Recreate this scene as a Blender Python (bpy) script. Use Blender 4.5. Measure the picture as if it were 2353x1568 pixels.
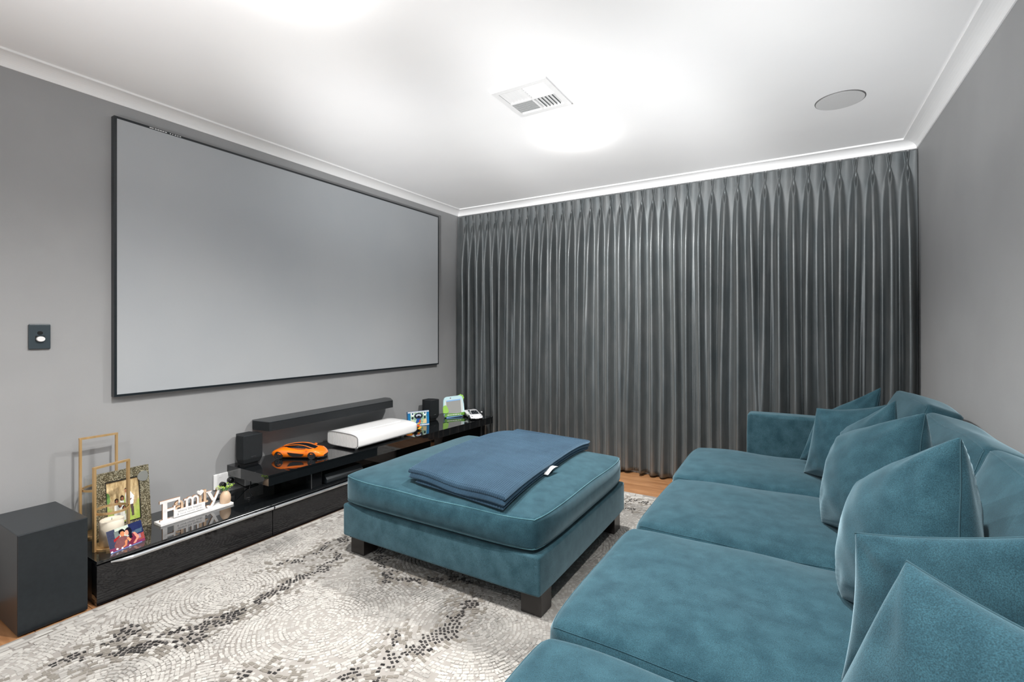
import bpy, bmesh, math, random
import numpy as np
from mathutils import Vector, Matrix
random.seed(7); rng = np.random.default_rng(7)
for o in list(bpy.data.objects): bpy.data.objects.remove(o)
COL = bpy.context.scene.collection
SC = bpy.context.scene
# ---------------------------------------------------------------- camera, light, exposure
cd = bpy.data.cameras.new('camera'); cam = bpy.data.objects.new('camera', cd); COL.objects.link(cam)
cam.location = (0, 0, 1.25); cam.rotation_euler = (math.pi/2, 0, math.radians(30.75))
cd.sensor_width = 36; cd.lens = 16.781; cd.shift_y = -30/2353; cd.clip_start = .02
SC.camera = cam
SC.view_settings.view_transform = 'Standard'; SC.view_settings.look = 'None'
SC.view_settings.gamma = 1; SC.view_settings.use_curve_mapping = False
SC.view_settings.exposure = 0.32
W = bpy.data.worlds.new('world'); SC.world = W; W.use_nodes = True
W.node_tree.nodes['Background'].inputs[0].default_value = (.93, .97, 1.0, 1)
W.node_tree.nodes['Background'].inputs[1].default_value = .7
CEIL = 2.505
LAMPS = [(-1.24, 2.91), (-1.52, 1.05), (-1.3, -.75), (-.05, .95)]
LAMP_W = [285, 225, 160, 200]
def area_spot(name, loc, aim, watts, angle, size, col=(1, 1, 1)):
    l = bpy.data.lights.new(name, 'SPOT'); l.energy = watts; l.spot_size = math.radians(angle); l.spot_blend = 1; l.shadow_soft_size = size; l.color = col
    o = bpy.data.objects.new(name, l); COL.objects.link(o); o.location = loc
    o.rotation_euler = (Vector(aim)-Vector(loc)).to_track_quat('-Z', 'Y').to_euler(); return o
# added fill spots behind the camera, aimed up to whiten the ceiling
area_spot('added_ceiling_fill', (-1.0, -1.0, .9), (-1.1, .55, 2.5), 260, 92, .25)
for ax, ay, w in ((-1.15, 3.9, 860), (-2.75, 3.5, 640), (.25, 3.6, 720)):
    area_spot('added_ceiling_fill', (-.9, -1.2, .70), (ax, ay, .70+math.tan(math.radians(21.0))*math.hypot(ax+.9, ay+1.2)), w, 27, .2)

# ---------------------------------------------------------------- helpers
def link(o): COL.objects.link(o); return o
ORG = {}
def thing(name, label, cat, loc=(0, 0, 0), rz=0, group=None):
    o = link(bpy.data.objects.new(name, None)); o.empty_display_size = .05
    o.location = loc; o.rotation_euler = (0, 0, rz)
    o['label'] = label; o['category'] = cat
    if group: o['group'] = group
    ORG[o.name] = Vector(loc)
    return o
def tag(o, label=None, cat=None, group=None, kind=None):
    if label: o['label'] = label
    if cat: o['category'] = cat
    if group: o['group'] = group
    if kind: o['kind'] = kind
    return o
def rootof(p):
    while p.parent: p = p.parent
    return p
def mk(name, verts, faces, mat, parent=None, smooth=False, local=False, kind=None, idx=None):
    me = bpy.data.meshes.new(name)
    v = np.asarray(verts, dtype=float)
    off = Vector((0, 0, 0))
    if parent is not None and not local:
        off = ORG.get(rootof(parent).name, Vector((0, 0, 0)))
    v = v - np.array(off)
    me.from_pydata([tuple(a) for a in v], [], [tuple(int(i) for i in f) for f in faces])
    mats = mat if isinstance(mat, (list, tuple)) else [mat]
    for m in mats: me.materials.append(m)
    if idx is not None: me.polygons.foreach_set('material_index', np.asarray(idx, dtype=np.int32))
    if smooth: me.polygons.foreach_set('use_smooth', [True]*len(me.polygons))
    me.update()
    o = link(bpy.data.objects.new(name, me))
    if parent is not None: o.parent = parent
    if kind: o['kind'] = kind
    return o
def struct(name, verts, faces, mat, smooth=False):
    return mk(name, verts, faces, mat, smooth=smooth, kind='structure')
class G:                       # geometry collector
    def __init__(s): s.v = []; s.f = []
    def add(s, v, f):
        n = len(s.v); s.v += [tuple(map(float, a)) for a in v]; s.f += [tuple(n+i for i in q) for q in f]; return s
    def box(s, a, b, bev=0):
        if bev <= 0:
            (x0, y0, z0), (x1, y1, z1) = a, b
            v = [(x0,y0,z0),(x1,y0,z0),(x1,y1,z0),(x0,y1,z0),(x0,y0,z1),(x1,y0,z1),(x1,y1,z1),(x0,y1,z1)]
            return s.add(v, [(3,2,1,0),(4,5,6,7),(0,1,5,4),(1,2,6,5),(2,3,7,6),(3,0,4,7)])
        bm = bmesh.new(); bmesh.ops.create_cube(bm, size=1)
        c = [(a[i]+b[i])/2 for i in range(3)]; d = [abs(b[i]-a[i]) for i in range(3)]
        for w in bm.verts: w.co = Vector([c[i]+w.co[i]*d[i] for i in range(3)])
        bmesh.ops.bevel(bm, geom=bm.edges[:], offset=bev, segments=2, profile=.5, affect='EDGES')
        bm.verts.index_update()
        s.add([w.co for w in bm.verts], [[w.index for w in f.verts] for f in bm.faces]); bm.free(); return s
    def prism(s, poly, z0, z1, axis=2):          # poly of 2D points, extruded along axis
        n = len(poly)
        def P(p, h):
            return {2: (p[0], p[1], h), 0: (h, p[0], p[1]), 1: (p[0], h, p[1])}[axis]
        v = [P(p, z0) for p in poly]+[P(p, z1) for p in poly]
        f = [tuple(range(n))[::-1], tuple(range(n, 2*n))]+[(i, (i+1) % n, n+(i+1) % n, n+i) for i in range(n)]
        return s.add(v, f)
    def tube(s, pts, r, n=8, closed=False, cap=True):
        pts = [Vector(p) for p in pts]; N = len(pts); base = len(s.v)
        up = None
        for i, p in enumerate(pts):
            a = pts[(i-1) % N] if (closed or i > 0) else p; b = pts[(i+1) % N] if (closed or i < N-1) else p
            t = (b-a).normalized()
            if up is None:
                up = Vector((0, 0, 1)) if abs(t.z) < .9 else Vector((1, 0, 0))
            u = (up-t*up.dot(t)).normalized(); w = t.cross(u); up = u
            rr = r[i] if hasattr(r, '__len__') else r
            for k in range(n):
                A = 2*math.pi*k/n; s.v.append(tuple(p+(u*math.cos(A)+w*math.sin(A))*rr))
        for i in range(N if closed else N-1):
            j = (i+1) % N
            for k in range(n):
                k2 = (k+1) % n
                s.f.append((base+i*n+k, base+i*n+k2, base+j*n+k2, base+j*n+k))
        if cap and not closed:
            s.f.append(tuple(base+k for k in range(n))[::-1]); s.f.append(tuple(base+(N-1)*n+k for k in range(n)))
        return s
    def lathe(s, prof, c, n=32, rib=0, nrib=0):
        base = len(s.v)
        for (r, z) in prof:
            for k in range(n):
                A = 2*math.pi*k/n; q = r*(1+rib*math.cos(nrib*A)) if rib else r
                s.v.append((c[0]+q*math.cos(A), c[1]+q*math.sin(A), c[2]+z))
        for i in range(len(prof)-1):
            for k in range(n):
                k2 = (k+1) % n
                s.f.append((base+i*n+k, base+i*n+k2, base+(i+1)*n+k2, base+(i+1)*n+k))
        return s
    def disc(s, c, r, n=24, axis=2):
        base = len(s.v)
        for k in range(n):
            A = 2*math.pi*k/n; p = [c[0], c[1], c[2]]; q = [(1, 2), (0, 2), (0, 1)][axis]
            p[q[0]] += r*math.cos(A); p[q[1]] += r*math.sin(A); s.v.append(tuple(p))
        s.f.append(tuple(range(base, base+n))); return s
    def mk(s, name, mat, parent=None, **k): return mk(name, s.v, s.f, mat, parent, **k)
def box(name, a, b, mat, parent=None, bev=0, **k): return G().box(a, b, bev).mk(name, mat, parent, **k)

# ---------------------------------------------------------------- materials
def mat(name, col=(.5, .5, .5), rough=.5, metal=0, spec=.5, sheen=0, sheen_tint=None, coat=0, trans=0, emit=None, es=1, ior=None):
    m = bpy.data.materials.new(name); m.use_nodes = True; b = m.node_tree.nodes['Principled BSDF']
    I = b.inputs
    I['Base Color'].default_value = (*col, 1); I['Roughness'].default_value = rough; I['Metallic'].default_value = metal
    I['Specular IOR Level'].default_value = spec; I['Sheen Weight'].default_value = sheen
    if sheen_tint: I['Sheen Tint'].default_value = (*sheen_tint, 1)
    I['Coat Weight'].default_value = coat; I['Transmission Weight'].default_value = trans
    if ior: I['IOR'].default_value = ior
    if emit: I['Emission Color'].default_value = (*emit, 1); I['Emission Strength'].default_value = es
    return m
def nd(m, t, **k):
    n = m.node_tree.nodes.new(t)
    for a, b in k.items(): setattr(n, a, b)
    return n
def lk(m, a, b): m.node_tree.links.new(a, b)
def noise_col(m, c0, c1, scale=20, detail=6, lo=.35, hi=.65, bump=0, bscale=None, stretch=None, dist=.002, extra=None):
    b = m.node_tree.nodes['Principled BSDF']
    tc = nd(m, 'ShaderNodeTexCoord'); mp = nd(m, 'ShaderNodeMapping'); lk(m, tc.outputs['Object'], mp.inputs[0])
    if stretch: mp.inputs['Scale'].default_value = stretch
    n = nd(m, 'ShaderNodeTexNoise'); n.inputs['Scale'].default_value = scale; n.inputs['Detail'].default_value = detail
    lk(m, mp.outputs[0], n.inputs['Vector'])
    r = nd(m, 'ShaderNodeValToRGB'); r.color_ramp.elements[0].position = lo; r.color_ramp.elements[1].position = hi
    r.color_ramp.elements[0].color = (*c0, 1); r.color_ramp.elements[1].color = (*c1, 1)
    lk(m, n.outputs[0], r.inputs[0]); out = r.outputs[0]
    if extra:
        es, e0, e1 = extra
        n3 = nd(m, 'ShaderNodeTexNoise'); n3.inputs['Scale'].default_value = es; n3.inputs['Detail'].default_value = 3
        lk(m, tc.outputs['Object'], n3.inputs['Vector'])
        r3 = nd(m, 'ShaderNodeMapRange'); r3.inputs[1].default_value = .3; r3.inputs[2].default_value = .7
        r3.inputs[3].default_value = e0; r3.inputs[4].default_value = e1; lk(m, n3.outputs[0], r3.inputs[0])
        mx = nd(m, 'ShaderNodeVectorMath', operation='SCALE'); lk(m, out, mx.inputs[0]); lk(m, r3.outputs[0], mx.inputs['Scale']); out = mx.outputs[0]
    lk(m, out, b.inputs['Base Color'])
    if bump:
        n2 = nd(m, 'ShaderNodeTexNoise'); n2.inputs['Scale'].default_value = bscale or scale*8; n2.inputs['Detail'].default_value = 4
        lk(m, tc.outputs['Object'], n2.inputs['Vector'])
        bp = nd(m, 'ShaderNodeBump'); bp.inputs['Strength'].default_value = bump; bp.inputs['Distance'].default_value = dist
        lk(m, n2.outputs[0], bp.inputs['Height']); lk(m, bp.outputs[0], b.inputs['Normal'])
    return m
M = {}
M['wall'] = noise_col(mat('grey_wall_paint', rough=.62, spec=.35), (.315, .318, .322), (.335, .338, .342), 3, 3, bump=.12, bscale=350)
M['ceil'] = noise_col(mat('white_ceiling_paint', rough=.9, spec=.1), (.87, .87, .875), (.89, .89, .89), 2, 2)
M['cornice'] = mat('white_cornice_paint', (.86, .86, .86), .55, spec=.3)
def velvet(name, c0, c1, sheen=.46, fine=260, st=(.62, .86, .97)):
    m = mat(name, rough=.9, spec=.15, sheen=sheen, sheen_tint=st)
    m.node_tree.nodes['Principled BSDF'].inputs['Sheen Roughness'].default_value = .38
    return noise_col(m, c0, c1, 17, 9, .30, .70, bump=.3, bscale=fine*2, dist=.0012, extra=(520, .58, 1.42))
M['teal'] = velvet('teal_velvet', (.0105, .036, .050), (.0215, .061, .080))
M['teal_fr'] = velvet('teal_velvet_frame', (.0165, .049, .065), (.037, .085, .107))
M['pipe'] = velvet('teal_piping', (.035, .095, .115), (.06, .14, .165))
M['seam'] = mat('dark_teal_seam', (.012, .045, .06), .9)
M['blue'] = mat('navy_chenille', rough=.9, spec=.2, sheen=.45, sheen_tint=(.45, .70, .95))
noise_col(M['blue'], (.005, .018, .034), (.012, .033, .056), 7, 5, .3, .7, bump=.4, bscale=300, dist=.002)
M['gloss'] = mat('black_gloss_lacquer', (.006, .007, .008), .035, spec=.75, coat=.3)
M['glossp'] = mat('black_gloss_panel', (.006, .006, .007), .05, spec=.6)
M['satin'] = noise_col(mat('black_satin', rough=.32, spec=.5), (.008, .0115, .0145), (.011, .015, .0185), 60, 3)
M['cloth'] = noise_col(mat('black_speaker_cloth', rough=.75, spec=.3), (.010, .012, .0135), (.015, .0175, .020), 300, 2, bump=.3, bscale=900)
M['legm'] = mat('dark_brown_leg', (.018, .015, .014), .28, spec=.5)
M['alu'] = mat('brushed_aluminium', (.75, .77, .8), .22, metal=1)
M['gold'] = noise_col(mat('brushed_gold', rough=.42, metal=.65), (.58, .37, .16), (.72, .48, .24), 30, 5, stretch=(1, 1, .2))
M['white'] = mat('white_plastic', (.82, .82, .82), .35)
M['whited'] = mat('white_gloss_shell', (.86, .86, .86), .28, coat=.3)
M['wpaint'] = noise_col(mat('white_painted_wood', rough=.6), (.78, .76, .74), (.86, .85, .84), 40, 4)
M['mdf'] = noise_col(mat('tan_cut_wood', rough=.7), (.60, .42, .28), (.72, .54, .38), 30, 4)
M['mdfedge'] = mat('brown_cut_edge', (.35, .17, .07), .7)
M['ink'] = mat('grey_ink', (.33, .33, .34), .8)
M['candle'] = mat('cream_wax', (.83, .74, .62), .55)
M['glass'] = bpy.data.materials.new('clear_glass'); M['glass'].use_nodes = True
def _glass(m):
    nt = m.node_tree; nt.nodes.remove(nt.nodes['Principled BSDF']); o = nt.nodes['Material Output']
    tr = nd(m, 'ShaderNodeBsdfTransparent'); gl = nd(m, 'ShaderNodeBsdfGlossy'); fr = nd(m, 'ShaderNodeLayerWeight'); pw = nd(m, 'ShaderNodeMath', operation='POWER'); pw.inputs[1].default_value = 3; ml = nd(m, 'ShaderNodeMath', operation='MULTIPLY_ADD'); ml.inputs[1].default_value = .5; ml.inputs[2].default_value = .05; mx = nd(m, 'ShaderNodeMixShader')
    tr.inputs[0].default_value = (.96, .97, .96, 1); gl.inputs['Roughness'].default_value = .02; lk(m, fr.outputs['Facing'], pw.inputs[0]); lk(m, pw.outputs[0], ml.inputs[0])
    lk(m, ml.outputs[0], mx.inputs[0]); lk(m, tr.outputs[0], mx.inputs[1]); lk(m, gl.outputs[0], mx.inputs[2]); lk(m, mx.outputs[0], o.inputs[0])
_glass(M['glass'])
M['blackp'] = mat('black_plastic', (.008, .008, .009), .3)
M['tyre'] = mat('tyre_rubber', (.012, .012, .012), .55)
M['orange'] = mat('orange_car_paint', (.95, .20, .006), .22, coat=.8)
M['carwhite'] = mat('white_car_paint', (.9, .9, .92), .25, coat=.6)
M['carglass'] = mat('dark_car_glass', (.01, .012, .016), .06, spec=.7)
M['silver'] = mat('silver_rim', (.5, .5, .52), .3, metal=1)
M['vase'] = noise_col(mat('beige_ceramic', rough=.5), (.60, .42, .28), (.68, .49, .34), 20, 3)
M['leafa'] = mat('yellow_green_leaf', (.42, .60, .09), .5); M['leafb'] = mat('blue_green_leaf', (.12, .32, .16), .5)
M['screen'] = noise_col(mat('grey_projection_fabric', rough=.75, spec=.2), (.37, .39, .41), (.40, .415, .43), 1.2, 3)
M['skirt'] = mat('white_baseboard', (.7, .68, .66), .5)
M['mesh'] = mat('white_grille', (.75, .75, .74), .45)
M['plate'] = mat('dark_slate_plate', (.035, .05, .06), .35)
M['ventback'] = mat('vent_backing', (.35, .36, .36), .8)
M['spkgrille'] = noise_col(mat('ceiling_speaker_grille', rough=.8), (.60, .60, .60), (.66, .66, .66), 900, 2)
M['emit'] = mat('lamp_lens', (1, 1, 1), .5, emit=(1, .98, .95), es=8)
def attr_mat(name, rough=.6, spec=.4, coat=0, bump=0, gl=None):
    m = mat(name, rough=rough, spec=spec, coat=coat); b = m.node_tree.nodes['Principled BSDF']
    a = nd(m, 'ShaderNodeAttribute', attribute_name='Col'); lk(m, a.outputs['Color'], b.inputs['Base Color'])
    return m
M['print'] = attr_mat('printed_picture', .25, .4)
M['rugc'] = attr_mat('rug_pile', .95, .1)
M['rugc'].node_tree.nodes['Principled BSDF'].inputs['Sheen Weight'].default_value = .2
def setcol(o, cols):                 # per-face colours
    me = o.data; a = me.color_attributes.new('Col', 'FLOAT_COLOR', 'CORNER')
    n = np.zeros(len(me.polygons), dtype=np.int32); me.polygons.foreach_get('loop_total', n)
    c = np.repeat(np.asarray(cols, dtype=float), n, axis=0); c = np.hstack([c, np.ones((len(c), 1))])
    a.data.foreach_set('color', c.ravel())
def lin(c):
    c = np.asarray(c, dtype=float)/255; return np.where(c <= .04045, c/12.92, ((c+.055)/1.055)**2.4)
# glitter
m = M['glit'] = mat('gold_glitter', rough=.3, metal=.7)
tc = nd(m, 'ShaderNodeTexCoord'); vo = nd(m, 'ShaderNodeTexVoronoi'); vo.inputs['Scale'].default_value = 260
lk(m, tc.outputs['Object'], vo.inputs['Vector'])
r = nd(m, 'ShaderNodeValToRGB'); r.color_ramp.elements[0].color = (.10, .085, .05, 1); r.color_ramp.elements[1].color = (.9, .82, .6, 1)
e = r.color_ramp.elements.new(.55); e.color = (.33, .27, .16, 1)
sp = nd(m, 'ShaderNodeSeparateColor'); lk(m, vo.outputs['Color'], sp.inputs[0]); lk(m, sp.outputs[0], r.inputs[0])
lk(m, r.outputs[0], m.node_tree.nodes['Principled BSDF'].inputs['Base Color'])
bp = nd(m, 'ShaderNodeBump'); bp.inputs['Strength'].default_value = .9; bp.inputs['Distance'].default_value = .004
lk(m, sp.outputs[1], bp.inputs['Height']); lk(m, bp.outputs[0], m.node_tree.nodes['Principled BSDF'].inputs['Normal'])
# wood planks
m = M['wood'] = mat('oak_floor', rough=.38, spec=.4)
tc = nd(m, 'ShaderNodeTexCoord'); oi = nd(m, 'ShaderNodeObjectInfo'); ad = nd(m, 'ShaderNodeVectorMath', operation='MULTIPLY_ADD')
lk(m, oi.outputs['Random'], ad.inputs[0]); ad.inputs[1].default_value = (7, 9, 3); lk(m, tc.outputs['Object'], ad.inputs[2])
mp = nd(m, 'ShaderNodeMapping'); mp.inputs['Scale'].default_value = (1.2, 9, 1); lk(m, ad.outputs[0], mp.inputs[0])
n1 = nd(m, 'ShaderNodeTexNoise'); n1.inputs['Scale'].default_value = 2.2; n1.inputs['Detail'].default_value = 8; n1.inputs['Distortion'].default_value = 1.3
lk(m, mp.outputs[0], n1.inputs['Vector'])
r = nd(m, 'ShaderNodeValToRGB'); r.color_ramp.elements[0].position = .3; r.color_ramp.elements[1].position = .7
r.color_ramp.elements[0].color = (.20, .088, .034, 1); r.color_ramp.elements[1].color = (.36, .185, .085, 1)
lk(m, n1.outputs[0], r.inputs[0]); lk(m, r.outputs[0], m.node_tree.nodes['Principled BSDF'].inputs['Base Color'])
# curtain
m = M['curtain'] = mat('grey_satin_velvet', (.062, .071, .076), .36, metal=.80, spec=.5, sheen=.12, sheen_tint=(.8, .82, .8))
noise_col(m, (.185, .205, .213), (.245, .258, .262), 14, 5, stretch=(1, 1, .3), bump=.10, bscale=120)
m.node_tree.nodes['Principled BSDF'].inputs['Anisotropic'].default_value = .0

# ---------------------------------------------------------------- room shell
XL, XR, YB, YN = -3.125, .696, 4.12, -1.35
ZC = 2.449
def wallbox(name, a, b, m): return G().box(a, b).mk(name, m, kind='structure')
fl = wallbox('floor', (XL-.1, YN, -.12), (XR+.1, YB+.1, -.012), mat('subfloor', (.12, .07, .04), .8))
pw = .185
j = 0; y = YN
while y < YB-.02:
    x = XL-.0-(j*.61) % 1.7
    y1 = min(y+pw, YB)
    while x < XR:
        x0, x1 = max(x, XL), min(x+1.75, XR)
        if x1-x0 > .05:
            box('plank', (x0+.0008, y+.0008, -.0125), (x1-.0008, y1-.0008, 0), M['wood'], fl, bev=.0012, local=True)
        x += 1.75
    y += pw; j += 1
wallbox('ceiling', (XL-.1, YN, CEIL), (XR+.1, YB+.1, CEIL+.1), M['ceil'])
wallbox('wall_left', (XL-.1, YN, 0), (XL, YB+.1, CEIL), M['wall'])
wallbox('wall_back', (XL-.1, YB, 0), (XR+.1, YB+.1, CEIL), M['wall'])
wallbox('wall_right', (XR, YN, 0), (XR+.1, YB+.1, CEIL), M['wall'])
wallbox('baseboard_back', (XL, YB-.015, 0), (XR, YB, .07), M['skirt'])
wallbox('baseboard_right', (XR-.015, YN, 0), (XR, YB-.015, .07), M['skirt'])
# cove cornice: profile (distance out from wall, height below ceiling)
cp = [(.0, -.056), (.006, -.056), (.006, -.050)]
for k in range(9):
    A = math.radians(90*k/8); cp.append((.006+.066*(1-math.cos(A)) if True else 0, -.050+.040*math.sin(A)))
cp += [(.074, -.010), (.085, -.010), (.085, .0)]
def cornice(name, fn):
    v = []; f = []; n = len(cp)
    for e in (0, 1): v += [fn(e, d, CEIL+h) for d, h in cp]
    f = [(i, i+1, n+i+1, n+i) for i in range(n-1)]
    o = struct(name, v, f, M['cornice'], smooth=False); return o
cornice('trim_1', lambda e, d, z: (XL+d, YN if e == 0 else YB-d, z))
cornice('trim_2', lambda e, d, z: (XL+d if e == 0 else XR-d, YB-d, z))
cornice('trim_3', lambda e, d, z: (XR-d, YB-d if e == 0 else YN, z))

# ---------------------------------------------------------------- ceiling fixtures
names = ['recessed downlight glowing near the curtain, beyond the ceiling vent', 'recessed downlight above the near end of the low cabinet',
         'recessed downlight behind the camera, left of the sofa', 'recessed downlight above the near end of the sofa, near the right wall']
for i, (x, y) in enumerate(LAMPS):
    t = thing('downlight', names[i], 'light', (x, y, CEIL), group='ceiling downlights')
    G().lathe([(.040, 0), (.041, -.006), (.052, -.007), (.055, -.001), (.055, 0)], (x, y, CEIL), 32).mk('trim_ring', M['white'], t, smooth=True)
    G().lathe([(.0, -.030), (.018, -.028), (.032, -.020), (.0395, -.006), (.0405, -.003)], (x, y, CEIL), 32).mk('lens', M['emit'], t, smooth=True)
    ld = bpy.data.lights.new('lamp_light', 'SPOT'); ld.spot_size = math.radians(150); ld.spot_blend = 1; ld.shadow_soft_size = .035; ld.energy = LAMP_W[i]; ld.color = (1, .985, .96)
    lo = link(bpy.data.objects.new('lamp_light', ld)); lo.parent = t; lo.location = (0, 0, -.034)
    gd = bpy.data.lights.new('added_glow', 'POINT'); gd.energy = 3.2; gd.shadow_soft_size = .02; gd.color = (1, .98, .95)  # extra point light added below the lens to brighten the ceiling around it
    go = link(bpy.data.objects.new('added_glow', gd)); go.parent = t; go.location = (0, 0, -.065)
t = thing('ceiling_vent', 'white square four-way louvred air vent in ceiling', 'vent', (-1.233, 2.288, CEIL))
vx0, vx1, vy0, vy1 = -1.395, -1.07, 2.125, 2.45; z0, z1 = CEIL-.011, CEIL
g = G(); fw = .03
for a, b in (((vx0, vy0), (vx1, vy0+fw)), ((vx0, vy1-fw), (vx1, vy1)), ((vx0, vy0+fw), (vx0+fw, vy1-fw)), ((vx1-fw, vy0+fw), (vx1, vy1-fw))):
    g.box((*a, z0), (*b, z1))
mx, my = (vx0+vx1)/2, (vy0+vy1)/2
g.box((mx-.006, vy0+fw, z0), (mx+.006, vy1-fw, z1-.002)); g.box((vx0+fw, my-.006, z0), (mx-.006, my+.006, z1-.002)); g.box((mx+.006, my-.006, z0), (vx1-fw, my+.006, z1-.002))
g.mk('frame', M['white'], t)
box('backing', (vx0+.02, vy0+.02, z1-.0015), (vx1-.02, vy1-.02, z1-.0003), M['ventback'], t)
q = (vx1-fw-(mx+.006)); nsl = 6
for qi, (qx, qy, d) in enumerate([(vx0+fw, vy0+fw, 0), (mx+.006, vy0+fw, 1), (vx0+fw, my+.006, 1), (mx+.006, my+.006, 0)]):
    sg = [1, -1, 1, -1][qi]
    for k in range(nsl):
        c = (k+.5)*q/nsl; w = q/nsl*.42; th = .0012
        zz = (z0+.001, z1-.002)
        if d == 0:   # slats run along y
            a, b = qx+c-w*sg, qx+c+w*sg
            v = [(a, qy, zz[0]), (a+th, qy, zz[0]), (b+th, qy, zz[1]), (b, qy, zz[1])]; v += [(p[0], qy+q, p[2]) for p in v]
        else:
            a, b = qy+c-w*sg, qy+c+w*sg
            v = [(qx, a, zz[0]), (qx, a+th, zz[0]), (qx, b+th, zz[1]), (qx, b, zz[1])]; v += [(qx+q, p[1], p[2]) for p in v]
        mk('slat', v, [(0,1,2,3),(7,6,5,4),(0,4,5,1),(1,5,6,2),(2,6,7,3),(3,7,4,0)], M['white'], t)
t = thing('ceiling_speaker', 'flat round white speaker grille in ceiling', 'speaker', (.207, 3.18, CEIL))
G().lathe([(0, -.006), (.112, -.006), (.113, -.0055)], (.207, 3.18, CEIL), 48).mk('grille', M['spkgrille'], t)
G().lathe([(.1135, 0), (.1135, -.004), (.116, -.004), (.1175, 0)], (.207, 3.18, CEIL), 48).mk('rim', M['blackp'] if False else mat('speaker_rim', (.12, .12, .12), .6), t)

# ---------------------------------------------------------------- curtain
def curtain():
    x0, x1 = XL+.015, XR-.004; N = 41; P = .0932; zt, zb = 2.436, .018
    c = x1-.055-P*np.arange(N)                      # pleat centres
    c = c[c > x0+.02]; N = len(c)
    xs = np.linspace(x0, x1, 1900); zs = np.concatenate([np.linspace(zt, zt-.26, 36), np.linspace(zt-.285, zb, 58)])
    amp = rng.uniform(.75, 1.2, N); dr = rng.normal(0, .010, N); dr2 = rng.normal(0, .007, N); ph = rng.uniform(0, 6.28, N)
    wid = rng.uniform(.8, 1.3, N); sec = rng.uniform(-.2, 1.0, N+1); secp = rng.uniform(.35, .65, N+1)
    V = np.zeros((len(zs), len(xs), 3))
    for i, z in enumerate(zs):
        d = zt-z; u_ = min(max((d-.092)/.05, 0), 1); m_ = np.clip((d-.17)/.12, 0, 1); m_ = m_*m_*(3-2*m_); s = np.clip((d-.25)/1.6, 0, 1); bl = d/(zt-zb)
        if d < .095: sg = .0060-.0032*(d/.095); A = .016; pw_ = 2.0
        else:
            u = min((d-.095)/.05, 1); u = u*u*(3-2*u)
            v = min(max((d-.13)/.5, 0), 1); v = v*v*(3-2*v)
            sg = .0030+u*.0125+v*.0050; A = .018+u*.020+v*.036; pw_ = 2.0+u*.6
        y = np.zeros_like(xs)
        for k in range(N):
            ck = c[k]+dr[k]*s*1.2+dr2[k]*math.sin(bl*3.2+ph[k])*s
            sk = sg*(1+(wid[k]-1)*s); t = np.abs((xs-ck)/sk)
            if d < .30:
                wv = .0105*max(0, 1-d/.092) if d < .092 else .0085*math.sin(math.pi*min(1, (d-.092)/.15))
                tt = np.abs(np.abs(xs-ck)-wv)/(.0030+.0015*u_ if d < .14 else .0045+(sk-.0045)*min(1, (d-.14)/.16))
                y += (.020+.012*u_)*np.exp(-tt**2*.5)*(1-m_)
            y += m_*A*(1+(amp[k]-1)*s)*np.exp(-t**pw_*.5)
        # small secondary folds between the pleats
        if d > .3:
            e = np.clip((d-.3)/1.0, 0, 1)
            for k in range(N-1):
                cc = c[k]-P*(secp[k])+dr2[k]*s
                y += sec[k]*.016*e*np.exp(-((xs-cc)/.011)**2)
        # heading: slight convex between pleats
        y += .006*np.cos((xs-c[0])/P*2*np.pi+np.pi)*(1-min(d/.3, 1))
        lat = .004*np.sin(xs*7+z*2.1)*s
        V[i, :, 0] = np.clip(xs+lat, x0, x1); V[i, :, 1] = YB-.026-y-.020*min(d/.5, 1)-.012*np.sin(xs*2.3+.5)*s
        V[i, :, 2] = z
    zrow = V[-1, :, 2]; V[-1, :, 2] = zb+.006*np.sin(xs*9)
    R, C_ = V.shape[:2]; idx = np.arange(R*C_).reshape(R, C_)
    f = np.stack([idx[:-1, :-1], idx[1:, :-1], idx[1:, 1:], idx[:-1, 1:]], -1).reshape(-1, 4)
    o = mk('curtain', V.reshape(-1, 3), f, M['curtain'], smooth=True)
    so = o.modifiers.new('thickness', 'SOLIDIFY'); so.thickness = .0015; so.offset = -1
    tag(o, 'floor length dark grey pinch pleated curtain across the whole back wall', 'curtain')
curtain()

# ---------------------------------------------------------------- projection screen, switch
t = thing('projection_screen', 'large grey projection screen in thin black frame on left wall', 'screen', (XL, 2.42, .89))
sx = -3.088; sy0, sy1, sz0, sz1 = 1.09, 3.75, .885, 2.372
g = G(); b_ = .012
g.box((XL+.001, sy0, sz0), (sx, sy0+b_, sz1)); g.box((XL+.001, sy1-b_, sz0), (sx, sy1, sz1))
g.box((XL+.001, sy0+b_, sz0), (sx, sy1-b_, sz0+b_)); g.box((XL+.001, sy0+b_, sz1-b_), (sx, sy1-b_, sz1))
g.mk('frame', M['satin'], t)
box('projection_surface', (sx-.008, sy0+b_, sz0+b_), (sx-.001, sy1-b_, sz1-b_), M['screen'], t)
g = G()
for k, w in enumerate([.011, .007, .009, .010, .010, .009, .010, .0, .006, .005, .008, .007, .008]):
    if w: g.box((sx, sy0+.16+k*.0125, sz1-.008), (sx+.0008, sy0+.16+k*.0125+w, sz1-.0035))
g.mk('logo', M['white'], t, kind=None); 
t = thing('dimmer_switch', 'dark slate wall plate with black button and white dimmer knob', 'switch', (XL, .81, 1.2))
py0, py1, pz0, pz1 = .770, .848, 1.148, 1.268
G().box((XL+.0005, py0, pz0), (XL+.011, py1, pz1), .004).mk('plate', M['plate'], t)
def ydisc(c, r, n=24, ry=1): pass
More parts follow.
